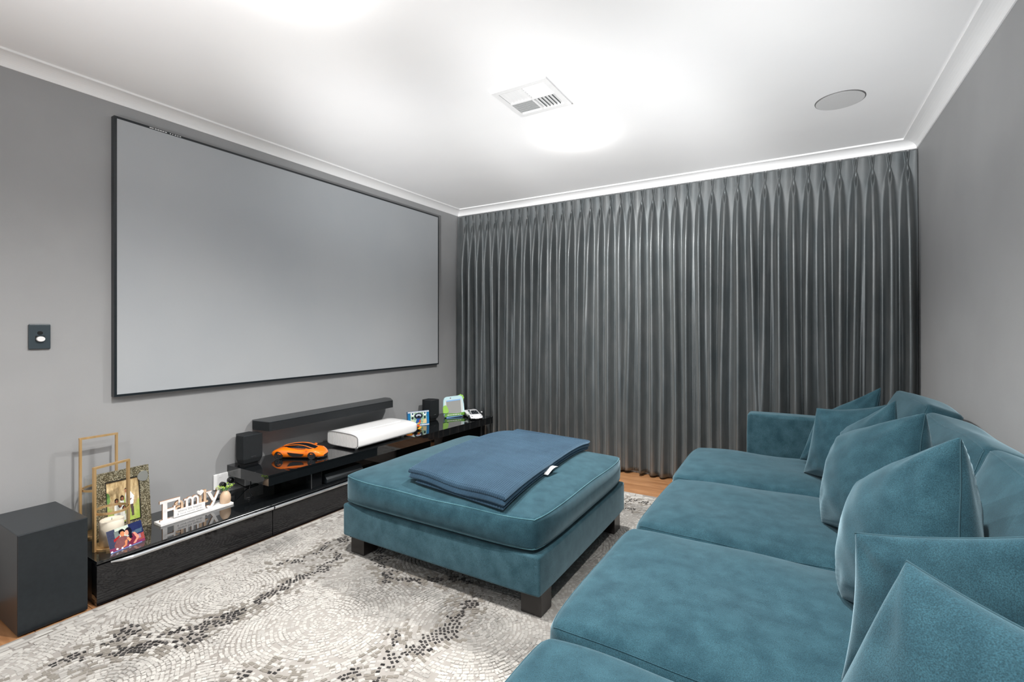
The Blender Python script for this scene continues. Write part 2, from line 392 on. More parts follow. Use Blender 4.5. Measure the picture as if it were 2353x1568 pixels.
def knob(name, y, z, r, x0, x1, m, t, sy=1.0):
    g = G(); n = 28
    prof = [(x0, r), (x1-.002, r), (x1, r*.9)]
    for (x, q) in prof:
        for k in range(n): A = 2*math.pi*k/n; g.v.append((x, y+q*sy*math.cos(A), z+q*math.sin(A)))
    for i in range(2):
        for k in range(n): k2 = (k+1) % n; g.f.append((i*n+k, i*n+k2, (i+1)*n+k2, (i+1)*n+k))
    g.f.append(tuple(range(2*n, 3*n))); return g.mk(name, m, t)
knob('button', .810, 1.226, .009, XL+.010, XL+.013, M['blackp'], t, 1.15)
box('knob_seat', (XL+.010, .793, 1.188), (XL+.0125, .826, 1.212), M['blackp'], t)
knob('knob', .810, 1.197, .0125, XL+.012, XL+.026, M['white'], t, 1.2)

# ---------------------------------------------------------------- rug
def vnoise(x, y, s, seed):
    r = np.random.default_rng(seed); T = r.random((64, 64)); X = x*s+100; Y = y*s+100
    xi = np.floor(X).astype(int); yi = np.floor(Y).astype(int); fx = X-xi; fy = Y-yi
    fx = fx*fx*(3-2*fx); fy = fy*fy*(3-2*fy)
    g = lambda a, b: T[a % 64, b % 64]
    return (g(xi, yi)*(1-fx)+g(xi+1, yi)*fx)*(1-fy)+(g(xi, yi+1)*(1-fx)+g(xi+1, yi+1)*fx)*fy
def fbm(x, y, s, seed): return sum(vnoise(x, y, s*2**k, seed+k)*.5**(k+1) for k in range(4))/.9375
RX0, RX1, RY0, RY1 = -2.668, -.28, .12, 3.55
F_, th_ = 1096.8, math.radians(30.75)
VEINS = [  # dark ink strokes on the rug, floor coordinates x, y, width
    [(-2.32, .70), (-2.36, .86), (-2.22, .93), (-2.12, 1.05), (-2.10, 1.16), (-2.09, 1.28), (-2.11, 1.45), (-2.10, 1.60), (-2.13, 1.74)],
    [(-2.32, .70), (-2.20, .84), (-2.08, 1.00), (-2.09, 1.14)],
    [(-1.70, .97), (-1.62, 1.03), (-1.56, 1.07), (-1.50, .99), (-1.55, .93)],
    [(-1.38, 1.09), (-1.37, 1.19), (-1.32, 1.25), (-1.27, 1.39), (-1.24, 1.53), (-1.25, 1.66), (-1.27, 1.75)],
    [(-1.27, 1.18), (-1.30, 1.3), (-1.38, 1.42)],
    [(-2.02, 1.95), (-1.85, 1.80), (-1.72, 1.72), (-1.6, 1.80), (-1.4, 1.9)],
    [(-2.35, .50), (-2.25, .56), (-2.15, .62), (-2.2, .45)],
    [(-1.15, 3.38), (-1.02, 3.36), (-.90, 3.40)], [(-1.1, 3.2), (-.98, 3.22)],
    [(-2.25, 1.95), (-2.3, 1.80), (-2.25, 1.66), (-2.33, 1.52)]]
def rugfield(x, y):
    d = np.full(x.shape, 9.0)
    wx = x+.05*(fbm(x, y, 6, 11)-.5); wy = y+.05*(fbm(x, y, 6, 23)-.5)
    for L in VEINS:
        for (a, b), (c, e) in zip(L[:-1], L[1:]):
            vx, vy = c-a, e-b; t = np.clip(((wx-a)*vx+(wy-b)*vy)/(vx*vx+vy*vy), 0, 1)
            d = np.minimum(d, np.hypot(wx-a-t*vx, wy-b-t*vy))
    return d
def rug():
    t = thing('area_rug', 'cream and grey abstract rug with black veining under the ottoman', 'rug', (-1.5, 1.8, 0))
    gx, gy = 240, 340
    X, Y = np.meshgrid(np.linspace(RX0, RX1, gx+1), np.linspace(RY0, RY1, gy+1)); 
    v = np.stack([X, Y, np.full_like(X, .0085)], -1).reshape(-1, 3); n = len(v)
    idx = np.arange(n).reshape(gy+1, gx+1)
    f = np.stack([idx[:-1, :-1], idx[:-1, 1:], idx[1:, 1:], idx[1:, :-1]], -1).reshape(-1, 4)
    # side skirt
    ring = list(idx[0, :])+list(idx[1:, -1])+list(idx[-1, -2::-1])+list(idx[-2:0:-1, 0]); m_ = len(ring)
    low = v[ring].copy(); low[:, 2] = .0005; v = np.vstack([v, low])
    fs = [(ring[(i+1) % m_], ring[i], n+i, n+(i+1) % m_) for i in range(m_)]
    o = mk('backing', v, [tuple(a) for a in f]+fs, M['rugc'], t)
    cx = np.array([v[list(q)][:, 0].mean() for q in f]); cy = np.array([v[list(q)][:, 1].mean() for q in f])
    light = lin((158, 155, 150)); taupe = lin((122, 117, 112))
    s = np.clip((fbm(cx, cy, 2.3, 5)-.42)/.16, 0, 1)[:, None]     # 1 = worn smooth patches
    s = s*((cx > RX0+.12) & (cy < RY1-.12))[:, None]
    s2 = np.clip((fbm(cx, cy, 3.1, 77)-.50)/.18, 0, 1)[:, None]
    col = taupe*(1-s*.8)+lin((142, 138, 133))*s*.8
    col = col*(1-.22*s2)
    col = np.vstack([col, np.tile(taupe, (len(fs), 1))]); setcol(o, col)
    # raised pile stones
    cen = [(-2.05, .65, .34), (-2.28, 1.25, .30), (-1.62, .72, .36), (-1.72, 1.33, .40), (-1.12, 1.02, .34), (-1.15, 1.62, .42), (-2.15, 1.85, .33),
           (-1.55, 2.1, .4), (-.62, 1.2, .3), (-2.4, .35, .3), (-2.2, 2.5, .4), (-1.2, 2.5, .4), (-.7, 2.2, .4), (-2.2, 3.1, .35), (-1.4, 3.15, .35), (-.75, 2.95, .35), (-1.05, .42, .3), (-1.55, .25, .3), (-.5, .5, .3)]
    ca = np.array(cen)
    P = []
    for k, (a, b, R) in enumerate(cen):
        dr = .0158; r = dr*.8
        while r < .62:
            th = random.random()*6; end = th+2*math.pi
            while th < end:
                L = random.uniform(.011, .027) if r > .05 else .012
                P.append((a+r*math.cos(th+L/2/r), b+r*math.sin(th+L/2/r), L, dr*random.uniform(.9, 1.05), th+L/2/r+math.pi/2, k)); th += L/r
            r += dr*random.uniform(.96, 1.06)
    P = np.array(P)
    P[:, 0] += .034*(fbm(P[:, 0], P[:, 1], 9, 61)-.5); P[:, 1] += .034*(fbm(P[:, 0], P[:, 1], 9, 71)-.5); P[:, 4] += rng.normal(0, .09, len(P))
    D = np.hypot(P[:, 0, None]-ca[None, :, 0], P[:, 1, None]-ca[None, :, 1])-ca[None, :, 2]*.6
    own = D.argmin(1); srt = np.sort(D, 1)
    keep = (own == P[:, 5].astype(int)) & (srt[:, 1]-srt[:, 0] > .007)
    # straight-laid zones: border rows of larger bricks
    bw = .105
    keep &= (P[:, 0] > RX0+bw) & (P[:, 0] < RX1-.05) & (P[:, 1] > RY0+.1) & (P[:, 1] < RY1-bw)
    keep &= ~((P[:, 0] > -.45))
    P = P[keep]
    B = []
    for rr in range(4):
        w = .027; x = RX0+.008+rr*w*.97+w/2; y = RY0
        while y < RY1-.01:
            L = random.uniform(.035, .085)*(1-.12*rr)
            B.append((x, y+L/2, L, w*.93, math.pi/2, 0)); y += L
        y = RY1-.008-rr*w*.97-w/2; x = RX0+.11
        while x < -.4:
            L = random.uniform(.035, .085)*(1-.12*rr)
            B.append((x+L/2, y, L, w*.93, 0, 0)); x += L
    P = np.vstack([P, np.array(B)])
    d = rugfield(P[:, 0], P[:, 1]); br = fbm(P[:, 0], P[:, 1], 17, 31); b3 = fbm(P[:, 0], P[:, 1], 45, 91)
    nrm = rng.random(len(P))
    smooth_ = np.clip((fbm(P[:, 0], P[:, 1], 2.3, 5)-.42)/.16, 0, 1)
    dark = np.clip((fbm(P[:, 0], P[:, 1], 3.1, 77)-.50)/.18, 0, 1)
    ink = (d < -.050+.150*br) & (b3 > .30+4*np.clip(d, 0, .1)) & (nrm < .93)
    far = (d < .02+.12*br) & (nrm > .55)
    fleck = (nrm > .992)
    col = light[None, :]*(rng.uniform(.84, 1.12, len(P))[:, None])
    col = col*(1-.32*dark[:, None]*(rng.uniform(.5, 1.4, len(P))[:, None]))
    drop = (rng.random(len(P)) < .22*smooth_)
    col[far] = lin((110, 105, 98)); col[ink] = lin((34, 32, 31))*rng.uniform(.5, 2.6, ink.sum())[:, None]; 
    keep = ~(drop & ~ink); P = P[keep]; col = col[keep]; smooth_ = smooth_[keep]
    n = len(P); inkk = ink[keep]; P[inkk, 4] += rng.normal(0, .35, inkk.sum()); q_ = np.where(inkk, .78, 1.0); L = P[:, 2]*.92*q_; Wd = P[:, 3]*.86*q_; c, s = np.cos(P[:, 4]), np.sin(P[:, 4])
    h = .0030*(1-.55*smooth_)*rng.uniform(.75, 1.2, n)
    V = np.zeros((n, 12, 3)); j = 0
    # octagonal-ish footprint: bottom 4 corners, top inset octagon of 8
    pts = [(-.5, -.5, 0), (.5, -.5, 0), (.5, .5, 0), (-.5, .5, 0)]
    top = [(-.34, -.42, 1), (.34, -.42, 1), (.44, -.26, 1), (.44, .26, 1), (.34, .42, 1), (-.34, .42, 1), (-.44, .26, 1), (-.44, -.26, 1)]
    for j, (a, b, e) in enumerate(pts+top):
        jx = a+rng.uniform(-.11, .11, n); jy = b+rng.uniform(-.11, .11, n)
        lx, ly = jx*L, jy*Wd
        V[:, j, 0] = P[:, 0]+lx*c-ly*s; V[:, j, 1] = P[:, 1]+lx*s+ly*c; V[:, j, 2] = .0086+e*h
    base = (np.arange(n)*12)[:, None]
    fq = [(0, 1, 5, 4), (1, 2, 7, 6), (2, 3, 9, 8), (3, 0, 11, 10)]; ft = [(1, 6, 5), (2, 8, 7), (3, 10, 9), (0, 4, 11)]; fo = [(4, 5, 6, 7, 8, 9, 10, 11)]
    faces = []; 
    for q in fq+ft+fo: faces += [tuple(r_) for r_ in (base+np.array(q))]
    cc = np.vstack([col]*9)
    o = mk('pile_stones', V.reshape(-1, 3), faces, M['rugc'], t, kind='stuff'); setcol(o, cc)
rug()

# ---------------------------------------------------------------- upholstery
def cushion(name, a, b, r, mat_, parent, puff=.03, bulge=.012, n=26, sag=None, noise=.004, seed=1, nz=10, xf=None, rc=.018):
    a = np.array(a, float); b = np.array(b, float); c = (a+b)/2; h = (b-a)/2
    rr = random.Random(seed); ph = [rr.uniform(0, 6) for _ in range(6)]
    def mp(p):
        q = np.array(p)*h; inner = np.maximum(h-r, 0); k = np.clip(q, -inner, inner); d = q-k; L = np.linalg.norm(d)
        if L > 1e-9:
            dm = np.abs(d).max(); d = d/L*r if L > 0 else d
            if dm < r: d = d*(dm/r)/1.0 if False else d*min(1, dm/r)
        q = k+d
        ux, uy, uz = q/h; e = (1-min(1, abs(ux))**3)*(1-min(1, abs(uy))**3)
        if uz > 0: q[2] += puff*e*uz
        cs_ = (abs(ux)*abs(uy))**7; q[0] -= ux*rc*cs_; q[1] -= uy*rc*cs_
        s = bulge*(1-uz*uz)
        q[0] += s*ux*(1-uy**4); q[1] += s*uy*(1-ux**4)
        w = noise*(math.sin(q[0]*7+ph[0])*math.sin(q[1]*6+ph[1])+.5*math.sin(q[0]*15+q[1]*11+ph[2]))
        q[2] += w*(uz if uz > 0 else 0); 
        if sag and uz > 0:
            for (sx_, sy_, sr, sd) in sag: q[2] -= sd*math.exp(-((q[0]+c[0]-sx_)**2+(q[1]+c[1]-sy_)**2)/(sr*sr))
        return xf(q+c) if xf else q+c
    bm = bmesh.new(); idx = {}; faces = []; V = []
    def vid(p):
        k = tuple(round(t_, 5) for t_ in p)
        if k not in idx: idx[k] = len(V); V.append(tuple(mp(p)))
        return idx[k]
    def cs(n):  # denser near the edges
        return [math.sin((i/n-.5)*math.pi) if False else (lambda t: t)(2*i/n-1) for i in range(n+1)]
    def edge(n, hh):
        e = min(.45, r/hh); m_ = 4; lo = [-1+e*(i/m_) for i in range(m_)]; mid = [-1+e+(2-2*e)*i/n for i in range(n+1)]; hi = [1-e*(i/m_) for i in range(m_)][::-1]
        return lo+mid+hi
    ex, ey, ez = edge(n, h[0]), edge(n, h[1]), edge(nz//3, h[2])
    for s in (-1, 1):
        for A_, B_, ax in ((ex, ey, 2), (ey, ez, 0), (ex, ez, 1)):
            for i in range(len(A_)-1):
                for j_ in range(len(B_)-1):
                    q = []
                    for (u, w) in ((A_[i], B_[j_]), (A_[i+1], B_[j_]), (A_[i+1], B_[j_+1]), (A_[i], B_[j_+1])):
                        q.append({2: (u, w, s), 0: (s, u, w), 1: (u, s, w)}[ax])
                    ids = [vid(p) for p in q]
                    if (s < 0) ^ (ax == 1): ids = ids[::-1]
                    faces.append(ids)
    bm.free()
    o = mk(name, V, faces, mat_, parent, smooth=True)
    return o, mp, (ex, ey)
def piping(mp, ex, ey, parent, zu=1, r=.0028, m_=None, ez=1.0):
    pts = [mp((x, -1, zu)) for x in ex]+[mp((1, y, zu)) for y in ey[1:]]+[mp((x, 1, zu)) for x in ex[::-1][1:]]+[mp((-1, y, zu)) for y in ey[::-1][1:-1]]
    P2 = [pts[0]]
    for p in pts[1:]:
        if np.linalg.norm(np.array(p)-np.array(P2[-1])) > .003: P2.append(p)
    return G().tube(P2, r, 6, closed=True).mk('piping', m_ or M['pipe'], parent, smooth=True)
# ottoman
t = thing('ottoman', 'large square teal velvet ottoman with thick cushion top and dark block legs', 'ottoman', (-1.5, 2.33, 0))
ox0, ox1, oy0, oy1 = -2.135, -.915, 1.765, 2.925
cushion('base', (ox0, oy0, .118), (ox1, oy1, .290), .012, M['teal_fr'], t, puff=0, bulge=.004, n=10, noise=.0, rc=.006)
c_, mp, (ex, ey) = cushion('seat_cushion', (ox0+.004, oy0-.012, .305), (ox1-.006, oy1+.005, .447),   .022, M['teal'], t, puff=.046, bulge=.020, n=40, rc=.026, noise=.003, sag=[(-1.45, 1.85, .30, .012)], nz=12)
piping(mp, ex, ey, c_, 1); piping(mp, ex, ey, c_, -1)
for lx in (ox0+.02, ox1-.12):
    for ly in (oy0+.05, oy1-.15):
        box('leg', (lx, ly, .0118), (lx+.10, ly+.10, .1185), M['legm'], t, bev=.0015)

# sofa
SY = [(2.715, 3.465), (1.95, 2.71), (1.165, 1.945), (.385, 1.16)]
t = thing('sofa', 'long deep teal velvet sofa with four seat cushions along right wall', 'sofa', (0, 1.9, 0))
cushion('base', (-.560, .20, .10), (.662, 3.60, .29), .02, M['teal_fr'], t, puff=0, bulge=0, n=8, noise=0)
cushion('back_frame', (.612, .20, .285), (.685, 3.60, .815), .02, M['teal_fr'], t, puff=0, bulge=0, n=8, noise=0)
a_, mp, (ex, ey) = cushion('armrest', (-.275, 3.475, .285), (.580, 3.612, .690), .022, M['teal_fr'], t, puff=.004, bulge=.006, n=14, noise=.0)
for k, (y0, y1) in enumerate(SY):
    x0 = [-.600, -.585, -.602, -.590][k]
    s_, mp, (ex, ey) = cushion('seat_cushion', (x0, y0+.003,   .292), (.46, y1-.003, .438), .042, M['teal'], t, puff=.042, bulge=.012, n=34, seed=k+3, noise=.005,
            sag=[(-.1, (y0+y1)/2, .28, .012)])
    piping(mp, ex, ey, s_, 1, .0016, M['teal'])
for lx in (-.50, .55):
    for ly in (.35, 1.9, 3.45): box('leg', (lx, ly, .0118 if lx < 0 else 0), (lx+.08, ly+.08, .105), M['legm'], t)
def pillow(name, TL, TR, BR, BL, T, mat_, parent=None, n=34, seed=0, ear=.06, crease=.010, seam=True, power=.5, local=False):
    TL, TR, BR, BL = [np.array(p, float) for p in (TL, TR, BR, BL)]; rr = np.random.default_rng(seed)
    N = np.cross(TR-TL, BL-TL); N /= np.linalg.norm(N)
    u = np.sin(np.linspace(-1, 1, n+1)*math.pi/2); U, V_ = np.meshgrid(u, u)
    def base(U, V_):
        u2 = U*(1-ear*(1-V_**2)); v2 = V_*(1-ear*(1-U**2)); a = (u2+1)/2; b = (v2+1)/2
        return (TL*(1-a)[..., None]+TR*a[..., None])*(1-b)[..., None]+(BL*(1-a)[..., None]+BR*a[..., None])*b[..., None]
    B = base(U, V_)
    H = T*(np.clip((1-U**2)*(1-V_**2), 0, 1))**power
    p = rr.uniform(0, 6, 8)
    w = crease*.35*(np.sin(U*6+V_*9+p[0])*np.sin(V_*5-U*4+p[1])+.6*np.sin(12*U-7*V_+p[2]))*np.clip((1-U**2)*(1-V_**2)*3, 0, 1)
    # radial creases from the corners
    for (cu, cv, q) in ((-1, -1, p[3]), (1, -1, p[4]), (1, 1, p[5]), (-1, 1, p[6])):
        rho = np.hypot(U-cu, V_-cv); an = np.arctan2(V_-cv, U-cu)
        w += crease*.8*np.sin(an*9+q)*np.exp(-((rho-.45)/.28)**2)
    F1 = B+(H+w*.5)[..., None]*N; F2 = B-(H-w*.3)[..., None]*N
    F2[0] = F1[0]; F2[-1] = F1[-1]; F2[:, 0] = F1[:, 0]; F2[:, -1] = F1[:, -1]
    m_ = (n+1)**2; idx = np.arange(m_).reshape(n+1, n+1); id2 = idx+m_
    id2 = id2.copy(); id2[0] = idx[0]; id2[-1] = idx[-1]; id2[:, 0] = idx[:, 0]; id2[:, -1] = idx[:, -1]
    f = [(idx[i, j], idx[i, j+1], idx[i+1, j+1], idx[i+1, j]) for i in range(n) for j in range(n)]
    f += [(id2[i, j], id2[i+1, j], id2[i+1, j+1], id2[i, j+1]) for i in range(n) for j in range(n)]
    V = np.vstack([F1.reshape(-1, 3), F2.reshape(-1, 3)])
    used = sorted({i for q in f for i in q}); mpp = {o_: k for k, o_ in enumerate(used)}
    f = [tuple(mpp[i] for i in q) for q in f]; V = V[used]
    o = mk(name, V, f, mat_, parent, smooth=True, local=local)
    if seam:
        ring = [F1[0, j] for j in range(n)]+[F1[i, n] for i in range(n)]+[F1[n, j] for j in range(n, 0, -1)]+[F1[i, 0] for i in range(n, 0, -1)]
        P2 = [ring[0]]
        for q in ring[1:]:
            if np.linalg.norm(q-P2[-1]) > .004: P2.append(q)
        G().tube(P2, .0020, 5, closed=True).mk('seam', M['seam'], o, smooth=True, local=local)
    return o
# back cushions are part of the sofa: their front face leans on the frame
def lean(ang, px, pz):
    ca, sa = math.cos(ang), math.sin(ang)
    return lambda q: np.array([px+(q[0]-px)*ca+(q[2]-pz)*sa, q[1], pz-(q[0]-px)*sa+(q[2]-pz)*ca])
for k, (y0, y1) in enumerate(SY):
    h_ = [.465, .445, .452, .445][k]
    c_, mp, (ex, ey) = cushion('back_cushion', (.345, y0+.004, .468), (.500, y1-.004, .468+h_), .034, M['teal'], t, puff=.014, bulge=.042, n=22, noise=.008, seed=60+k, nz=36, xf=lean(.30, .345, .468))
    ez = np.linspace(-1, 1, 30)
    pts = [mp((-1, y, 1)) for y in ey]+[mp((-1, 1, z)) for z in ez[::-1][1:]]+[mp((-1, -1, z)) for z in ez[:-1]][:0]
    for P_ in ([mp((-1, y, 1)) for y in ey], [mp((-1, 1, z)) for z in ez], [mp((-1, -1, z)) for z in ez], [mp((1, y, 1)) for y in ey]):
        G().tube(P_, .0017, 5).mk('piping', M['teal'], c_, smooth=True)
# scatter pillows
SP = [
 ('small teal velvet scatter pillow tucked in far corner against the armrest', (.115, 3.34, .735), (.385, 3.16, .935), (.34, 3.00, .50), (.02, 3.25, .485), .065),
 ('teal scatter pillow standing second from the armrest, ear pointing left', (.095, 2.99, .825), (.375, 2.86, .885), (.32, 2.68, .485), (.035, 3.00, .475), .09),
 ('teal scatter pillow half hidden behind the pale middle pillow, pointed ear up', (.20, 2.86, .74), (.360, 2.55, .945), (.33, 2.36, .49), (.13, 2.58, .48), .065),
 ('pale lit teal scatter pillow in the middle of the sofa', (.175, 2.50, .785), (.385, 2.15, .955), (.33, 1.88, .50), (.09, 2.27, .475), .115),
 ('pale lit teal scatter pillow with long dark side seam, nearer than the middle one', (.205, 1.86, .765), (.336, 1.52, .990), (.31, 1.34, .52), (.115, 1.66, .475), .115),
 ('wide darker teal pillow standing upright behind the nearest pillow', (.112, 1.285, .800), (.44, 1.06, .965), (.42, 1.02, .50), (.085, 1.27, .475), .055),
 ('nearest large pale teal pillow at bottom right corner of the photo', (.144, .924, .898), (.47, .62, .88), (.34, .60, .47), (-.03, .93, .475), .10),
]
for k, (lb, TL, TR, BR, BL, T) in enumerate(SP):
    p = thing('scatter_pillow', lb, 'pillow', tuple((np.array(BL)+np.array(BR))/2), group='scatter pillows on the sofa')
    pillow('cover', TL, TR, BR, BL, T, M['teal'], p, seed=40+k, ear=.075, crease=.015, power=.42)

# ---------------------------------------------------------------- blanket on the ottoman
def topz(x, y):
    u = (x-(ox0+ox1)/2)/((ox1-ox0)/2); v = (y-(oy0+oy1)/2)/((oy1-oy0)/2)
    return .447+.044*max(0, (1-abs(u)**3))*max(0, (1-abs(v)**3))+.003
BLK = dict(A=(-1.715, 1.835), B=(-1.085, 1.765), C=(-1.165, 2.965), D=(-1.755, 3.02))
t = thing('folded_blanket', 'folded navy waffle knit blanket lying on the ottoman', 'blanket', (-1.43, 2.3, .48))
def bl_layer(name, inset, zo, th, nx, ny, cell, par, sh=(0, 0), waff=.0035, wav=0):
    A, B, C, D = [np.array(BLK[k]) for k in 'ABCD']; n = 0
    def P(u, v):
        a = inset[0]+u*(1-inset[0]-inset[1]); b = inset[2]+v*(1-inset[2]-inset[3])
        q = (A*(1-a)+B*a)*(1-b)+(D*(1-a)+C*a)*b; return q+np.array(sh)
    V = []; F = []
    prof = 10
    us = np.linspace(0, 1, nx+1); vs = np.linspace(0, 1, ny+1)
    def surf(side):
        out = np.zeros((ny+1, nx+1, 3))
        for j_, v in enumerate(vs):
            for i, u in enumerate(us):
                q = P(u, v); du = min(u, 1-u)*.62; dv = min(v, 1-v)*1.2; d = min(du, dv)
                e = min(1, d/.022); h = math.sqrt(max(0, 1-(1-e)**2))
                w = waff*(abs(math.sin(u*.62/cell*math.pi))*abs(math.sin(v*1.2/cell*math.pi)))
                z = topz(*q)+zo+th/2+side*(th/2)*h+(w*h if side > 0 else 0)
                z += wav*math.sin(u*9)*math.exp(-v*14)+.006*math.sin(u*4+1)*math.sin(v*3)*(1 if zo > .02 else 0)
                ov = .004*(abs(math.sin(u*.62/cell*math.pi))-.5)*(1 if dv < .002 else 0)
                out[j_, i] = (q[0], q[1]+ov, z)
        return out
    T_, B2 = surf(1), surf(-1); m_ = (nx+1)*(ny+1); idx = np.arange(m_).reshape(ny+1, nx+1)
    B2[0] = T_[0]; B2[-1] = T_[-1]; B2[:, 0] = T_[:, 0]; B2[:, -1] = T_[:, -1]
    F = [(idx[j_, i], idx[j_, i+1], idx[j_+1, i+1], idx[j_+1, i]) for j_ in range(ny) for i in range(nx)]
    F += [(m_+idx[j_, i], m_+idx[j_+1, i], m_+idx[j_+1, i+1], m_+idx[j_, i+1]) for j_ in range(ny) for i in range(nx)]
    return mk(name, np.vstack([T_.reshape(-1, 3), B2.reshape(-1, 3)]), F, M['blue'], par, smooth=True)
bl_layer('bottom_fold', (.10, .012, -.004, .012), .0, .022, 120, 160, .0165, t)
bl_layer('middle_fold', (.02, .002, -.008, .006), .017, .024, 120, 130, .0165, t, waff=.006, wav=.006)
bl_layer('top_fold', (0, .0, .0, 0), .036, .027, 280, 540, .0115, t, waff=.0034, wav=.006)
v = []
for k in range(9):
    q_ = k/8; h = .006+.026*math.sin(q_*math.pi*.62+.12)
    for e in (0, 1):
        x_, y_ = -1.142+.008*q_+.040*e, 2.205+.105*q_+.012*e; v.append((x_, y_, topz(x_, y_)+h))
f = [(2*i, 2*i+2, 2*i+3, 2*i+1) for i in range(8)]
o = mk('care_label', v, f, M['white'], t, smooth=True); so = o.modifiers.new('s', 'SOLIDIFY'); so.thickness = .0008

# ---------------------------------------------------------------- media furniture
CX0, CXF, CY0, CY1, CZ = XL+.002, -2.684, .884, 2.66, .203
t = thing('low_cabinet', 'long low black gloss media cabinet with silver handle strips on floor', 'cabinet', (-2.9, 1.75, 0))
box('body', (CX0, CY0+.004, .0), (CXF-.022, CY1, CZ-.014), M['satin'], t)
box('top_panel', (CX0, CY0, CZ-.013), (CXF, CY1+.002, CZ), M['gloss'], t, bev=.0012)
fr = [(CY0, 1.716), (1.72, 2.655)]
for (a, b) in fr:
    d = box('drawer_front', (CXF-.021, a, .006 if a > 1 else .006), (CXF, b, CZ-.019), M['glossp'], t, bev=.001)
    g = G(); n = 20; vs = []
    for k in range(n+1):
        s = k/n; y = a+(.05 if a < 1 else .002)+(b-a-(.052 if a < 1 else .004))*s; w = min(1, s/.07) if a < 1 else 1; w = max(.12, w)
        for (dx, dz) in ((0, 0), (.017*w, .005), (.021*w, -.002), (.015*w, -.012*w), (0, -.015*w)): vs.append((CXF+.0005+dx, y, CZ-.021+dz))
    for k in range(n):
        for j_ in range(5): g.f.append((k*5+j_, k*5+(j_+1) % 5, (k+1)*5+(j_+1) % 5, (k+1)*5+j_))
    g.v = vs; g.f += [(0, 1, 2, 3, 4)[::-1], tuple(n*5+q for q in range(5))]
    g.mk('handle', M['alu'], d)
box('plinth_end', (CXF-.060, CY0+.002, .0), (CXF-.0215, CY0+.006, CZ-.02), M['glossp'], t)

# bench rotated a touch: front edge drifts away from the wall towards the curtain
t = thing('media_bench', 'raised black gloss media shelf with panel legs over low cabinet', 'shelf', (-2.9, 2.8, 0))
BZ0, BZ1 = .311, .375; by0, by1 = 1.690, 3.955
def bxf(y): return -2.682+(y-by0)*.048
poly = [(CX0, by0), (bxf(by0), by0), (bxf(by1), by1), (CX0, by1)]
G().prism([(p[0]-(.003 if i in (1, 2) else 0), p[1]+(.003 if i == 1 else 0)) for i, p in enumerate(poly)], BZ0, BZ1-.0105).mk('slab', M['gloss'], t)
G().prism(poly, BZ1-.010, BZ1).mk('glass_top', M['gloss'], t)
box('leg_panel', (-3.10, 1.995, CZ+.0003), (-2.70, 2.075, BZ0), M['gloss'], t, bev=.001)
box('leg_strip', (-2.7002, 1.992, CZ+.0003), (-2.697, 1.996, BZ0), M['alu'], t)
box('leg_panel', (-3.10, 3.17, 0), (-2.70, 3.22, BZ0), M['gloss'], t, bev=.001)
box('leg_panel', (-3.10, 3.83, 0), (-2.63, 3.87, BZ0), M['gloss'], t, bev=.001)
t = thing('media_player', 'black box with sloped front on low cabinet under the raised shelf', 'electronics', (-2.82, 2.25, CZ))
G().prism([(-3.0, CZ+.004), (-2.70, CZ+.004), (-2.695, CZ+.03), (-2.72, CZ+.062), (-3.0, CZ+.068)], 2.11, 2.42, axis=1).mk('case', M['satin'], t)
for (a, b) in ((-2.97, 2.14), (-2.75, 2.14), (-2.97, 2.38), (-2.75, 2.38)): box('foot', (a, b, CZ), (a+.02, b+.02, CZ+.005), M['blackp'], t)

# subwoofer
t = thing('subwoofer', 'tall black box subwoofer on floor at left end of low cabinet', 'speaker', (-2.88, .75, 0))
box('cabinet', (-3.075, .632, .006), (-2.690, .855, .413), M['satin'], t, bev=.003)
for (a, b) in ((-3.05, .65), (-2.74, .65), (-3.05, .82), (-2.74, .82)): box('foot', (a, b, 0), (a+.03, b+.02, .0065), M['blackp'], t)
# satellite speakers
def sat(y, x, label, w=.125, d=.118, z0=.375, h=.192):
    t = thing('satellite_speaker', label, 'speaker', (x-d/2, y+w/2, z0), group='small black satellite speakers on the shelf')
    poly = [(x, y), (x, y+w), (x-d*.55, y+w+.004), (x-d, y+w-.02), (x-d, y-.0+.02), (x-d*.55, y-.008)]
    n = len(poly); cx = sum(p[0] for p in poly)/n; cy = sum(p[1] for p in poly)/n
    lv = [(.80, .012), (.86, .016), (.985, .040), (1, .046), (1, h-.004), (.985, h)]
    v = []; f = []
    for (s, z) in lv: v += [(cx+(p[0]-cx)*s, cy+(p[1]-cy)*s, z0+z) for p in poly]
    for i in range(len(lv)-1): f += [(i*n+k, i*n+(k+1) % n, (i+1)*n+(k+1) % n, (i+1)*n+k) for k in range(n)]
    f += [tuple(range(n))[::-1], tuple((len(lv)-1)*n+k for k in range(n))]
    mk('cabinet', v, f, M['cloth'], t)
    G().prism([(cx+(p[0]-cx)*.7, cy+(p[1]-cy)*.7) for p in poly], z0, z0+.0125).mk('foot', M['blackp'], t)
    box('badge', (x+.0003, y+w*.40, z0+.050), (x+.0018, y+w*.62, z0+.0545), M['silver'], t)
    box('top_edge', (x-.001, y+.003, z0+h-.003), (x+.001, y+w-.003, z0+h-.0005), M['silver'], t)
sat(1.715, -2.985, 'small black satellite speaker at near end of raised shelf')
sat(3.455, -2.945, 'small black satellite speaker behind the green and blue toy frame')
# soundbar
t = thing('soundbar', 'long black soundbar with angled ends mounted on wall above shelf', 'soundbar', (-3.03, 2.45, .575))
poly = [(XL+.001, 1.855), (-3.085, 1.838), (-2.945, 1.862), (-2.938, 1.875), (-2.938, 2.955), (-2.945, 2.97), (-3.06, 3.055), (XL+.001, 3.055)]
G().prism(poly, .577, .632).mk('body', M['cloth'], t)
G().prism([(p[0]-(.002 if p[0] > XL+.01 else 0), p[1]) for p in poly], .6325, .636).mk('top_panel', M['satin'], t)
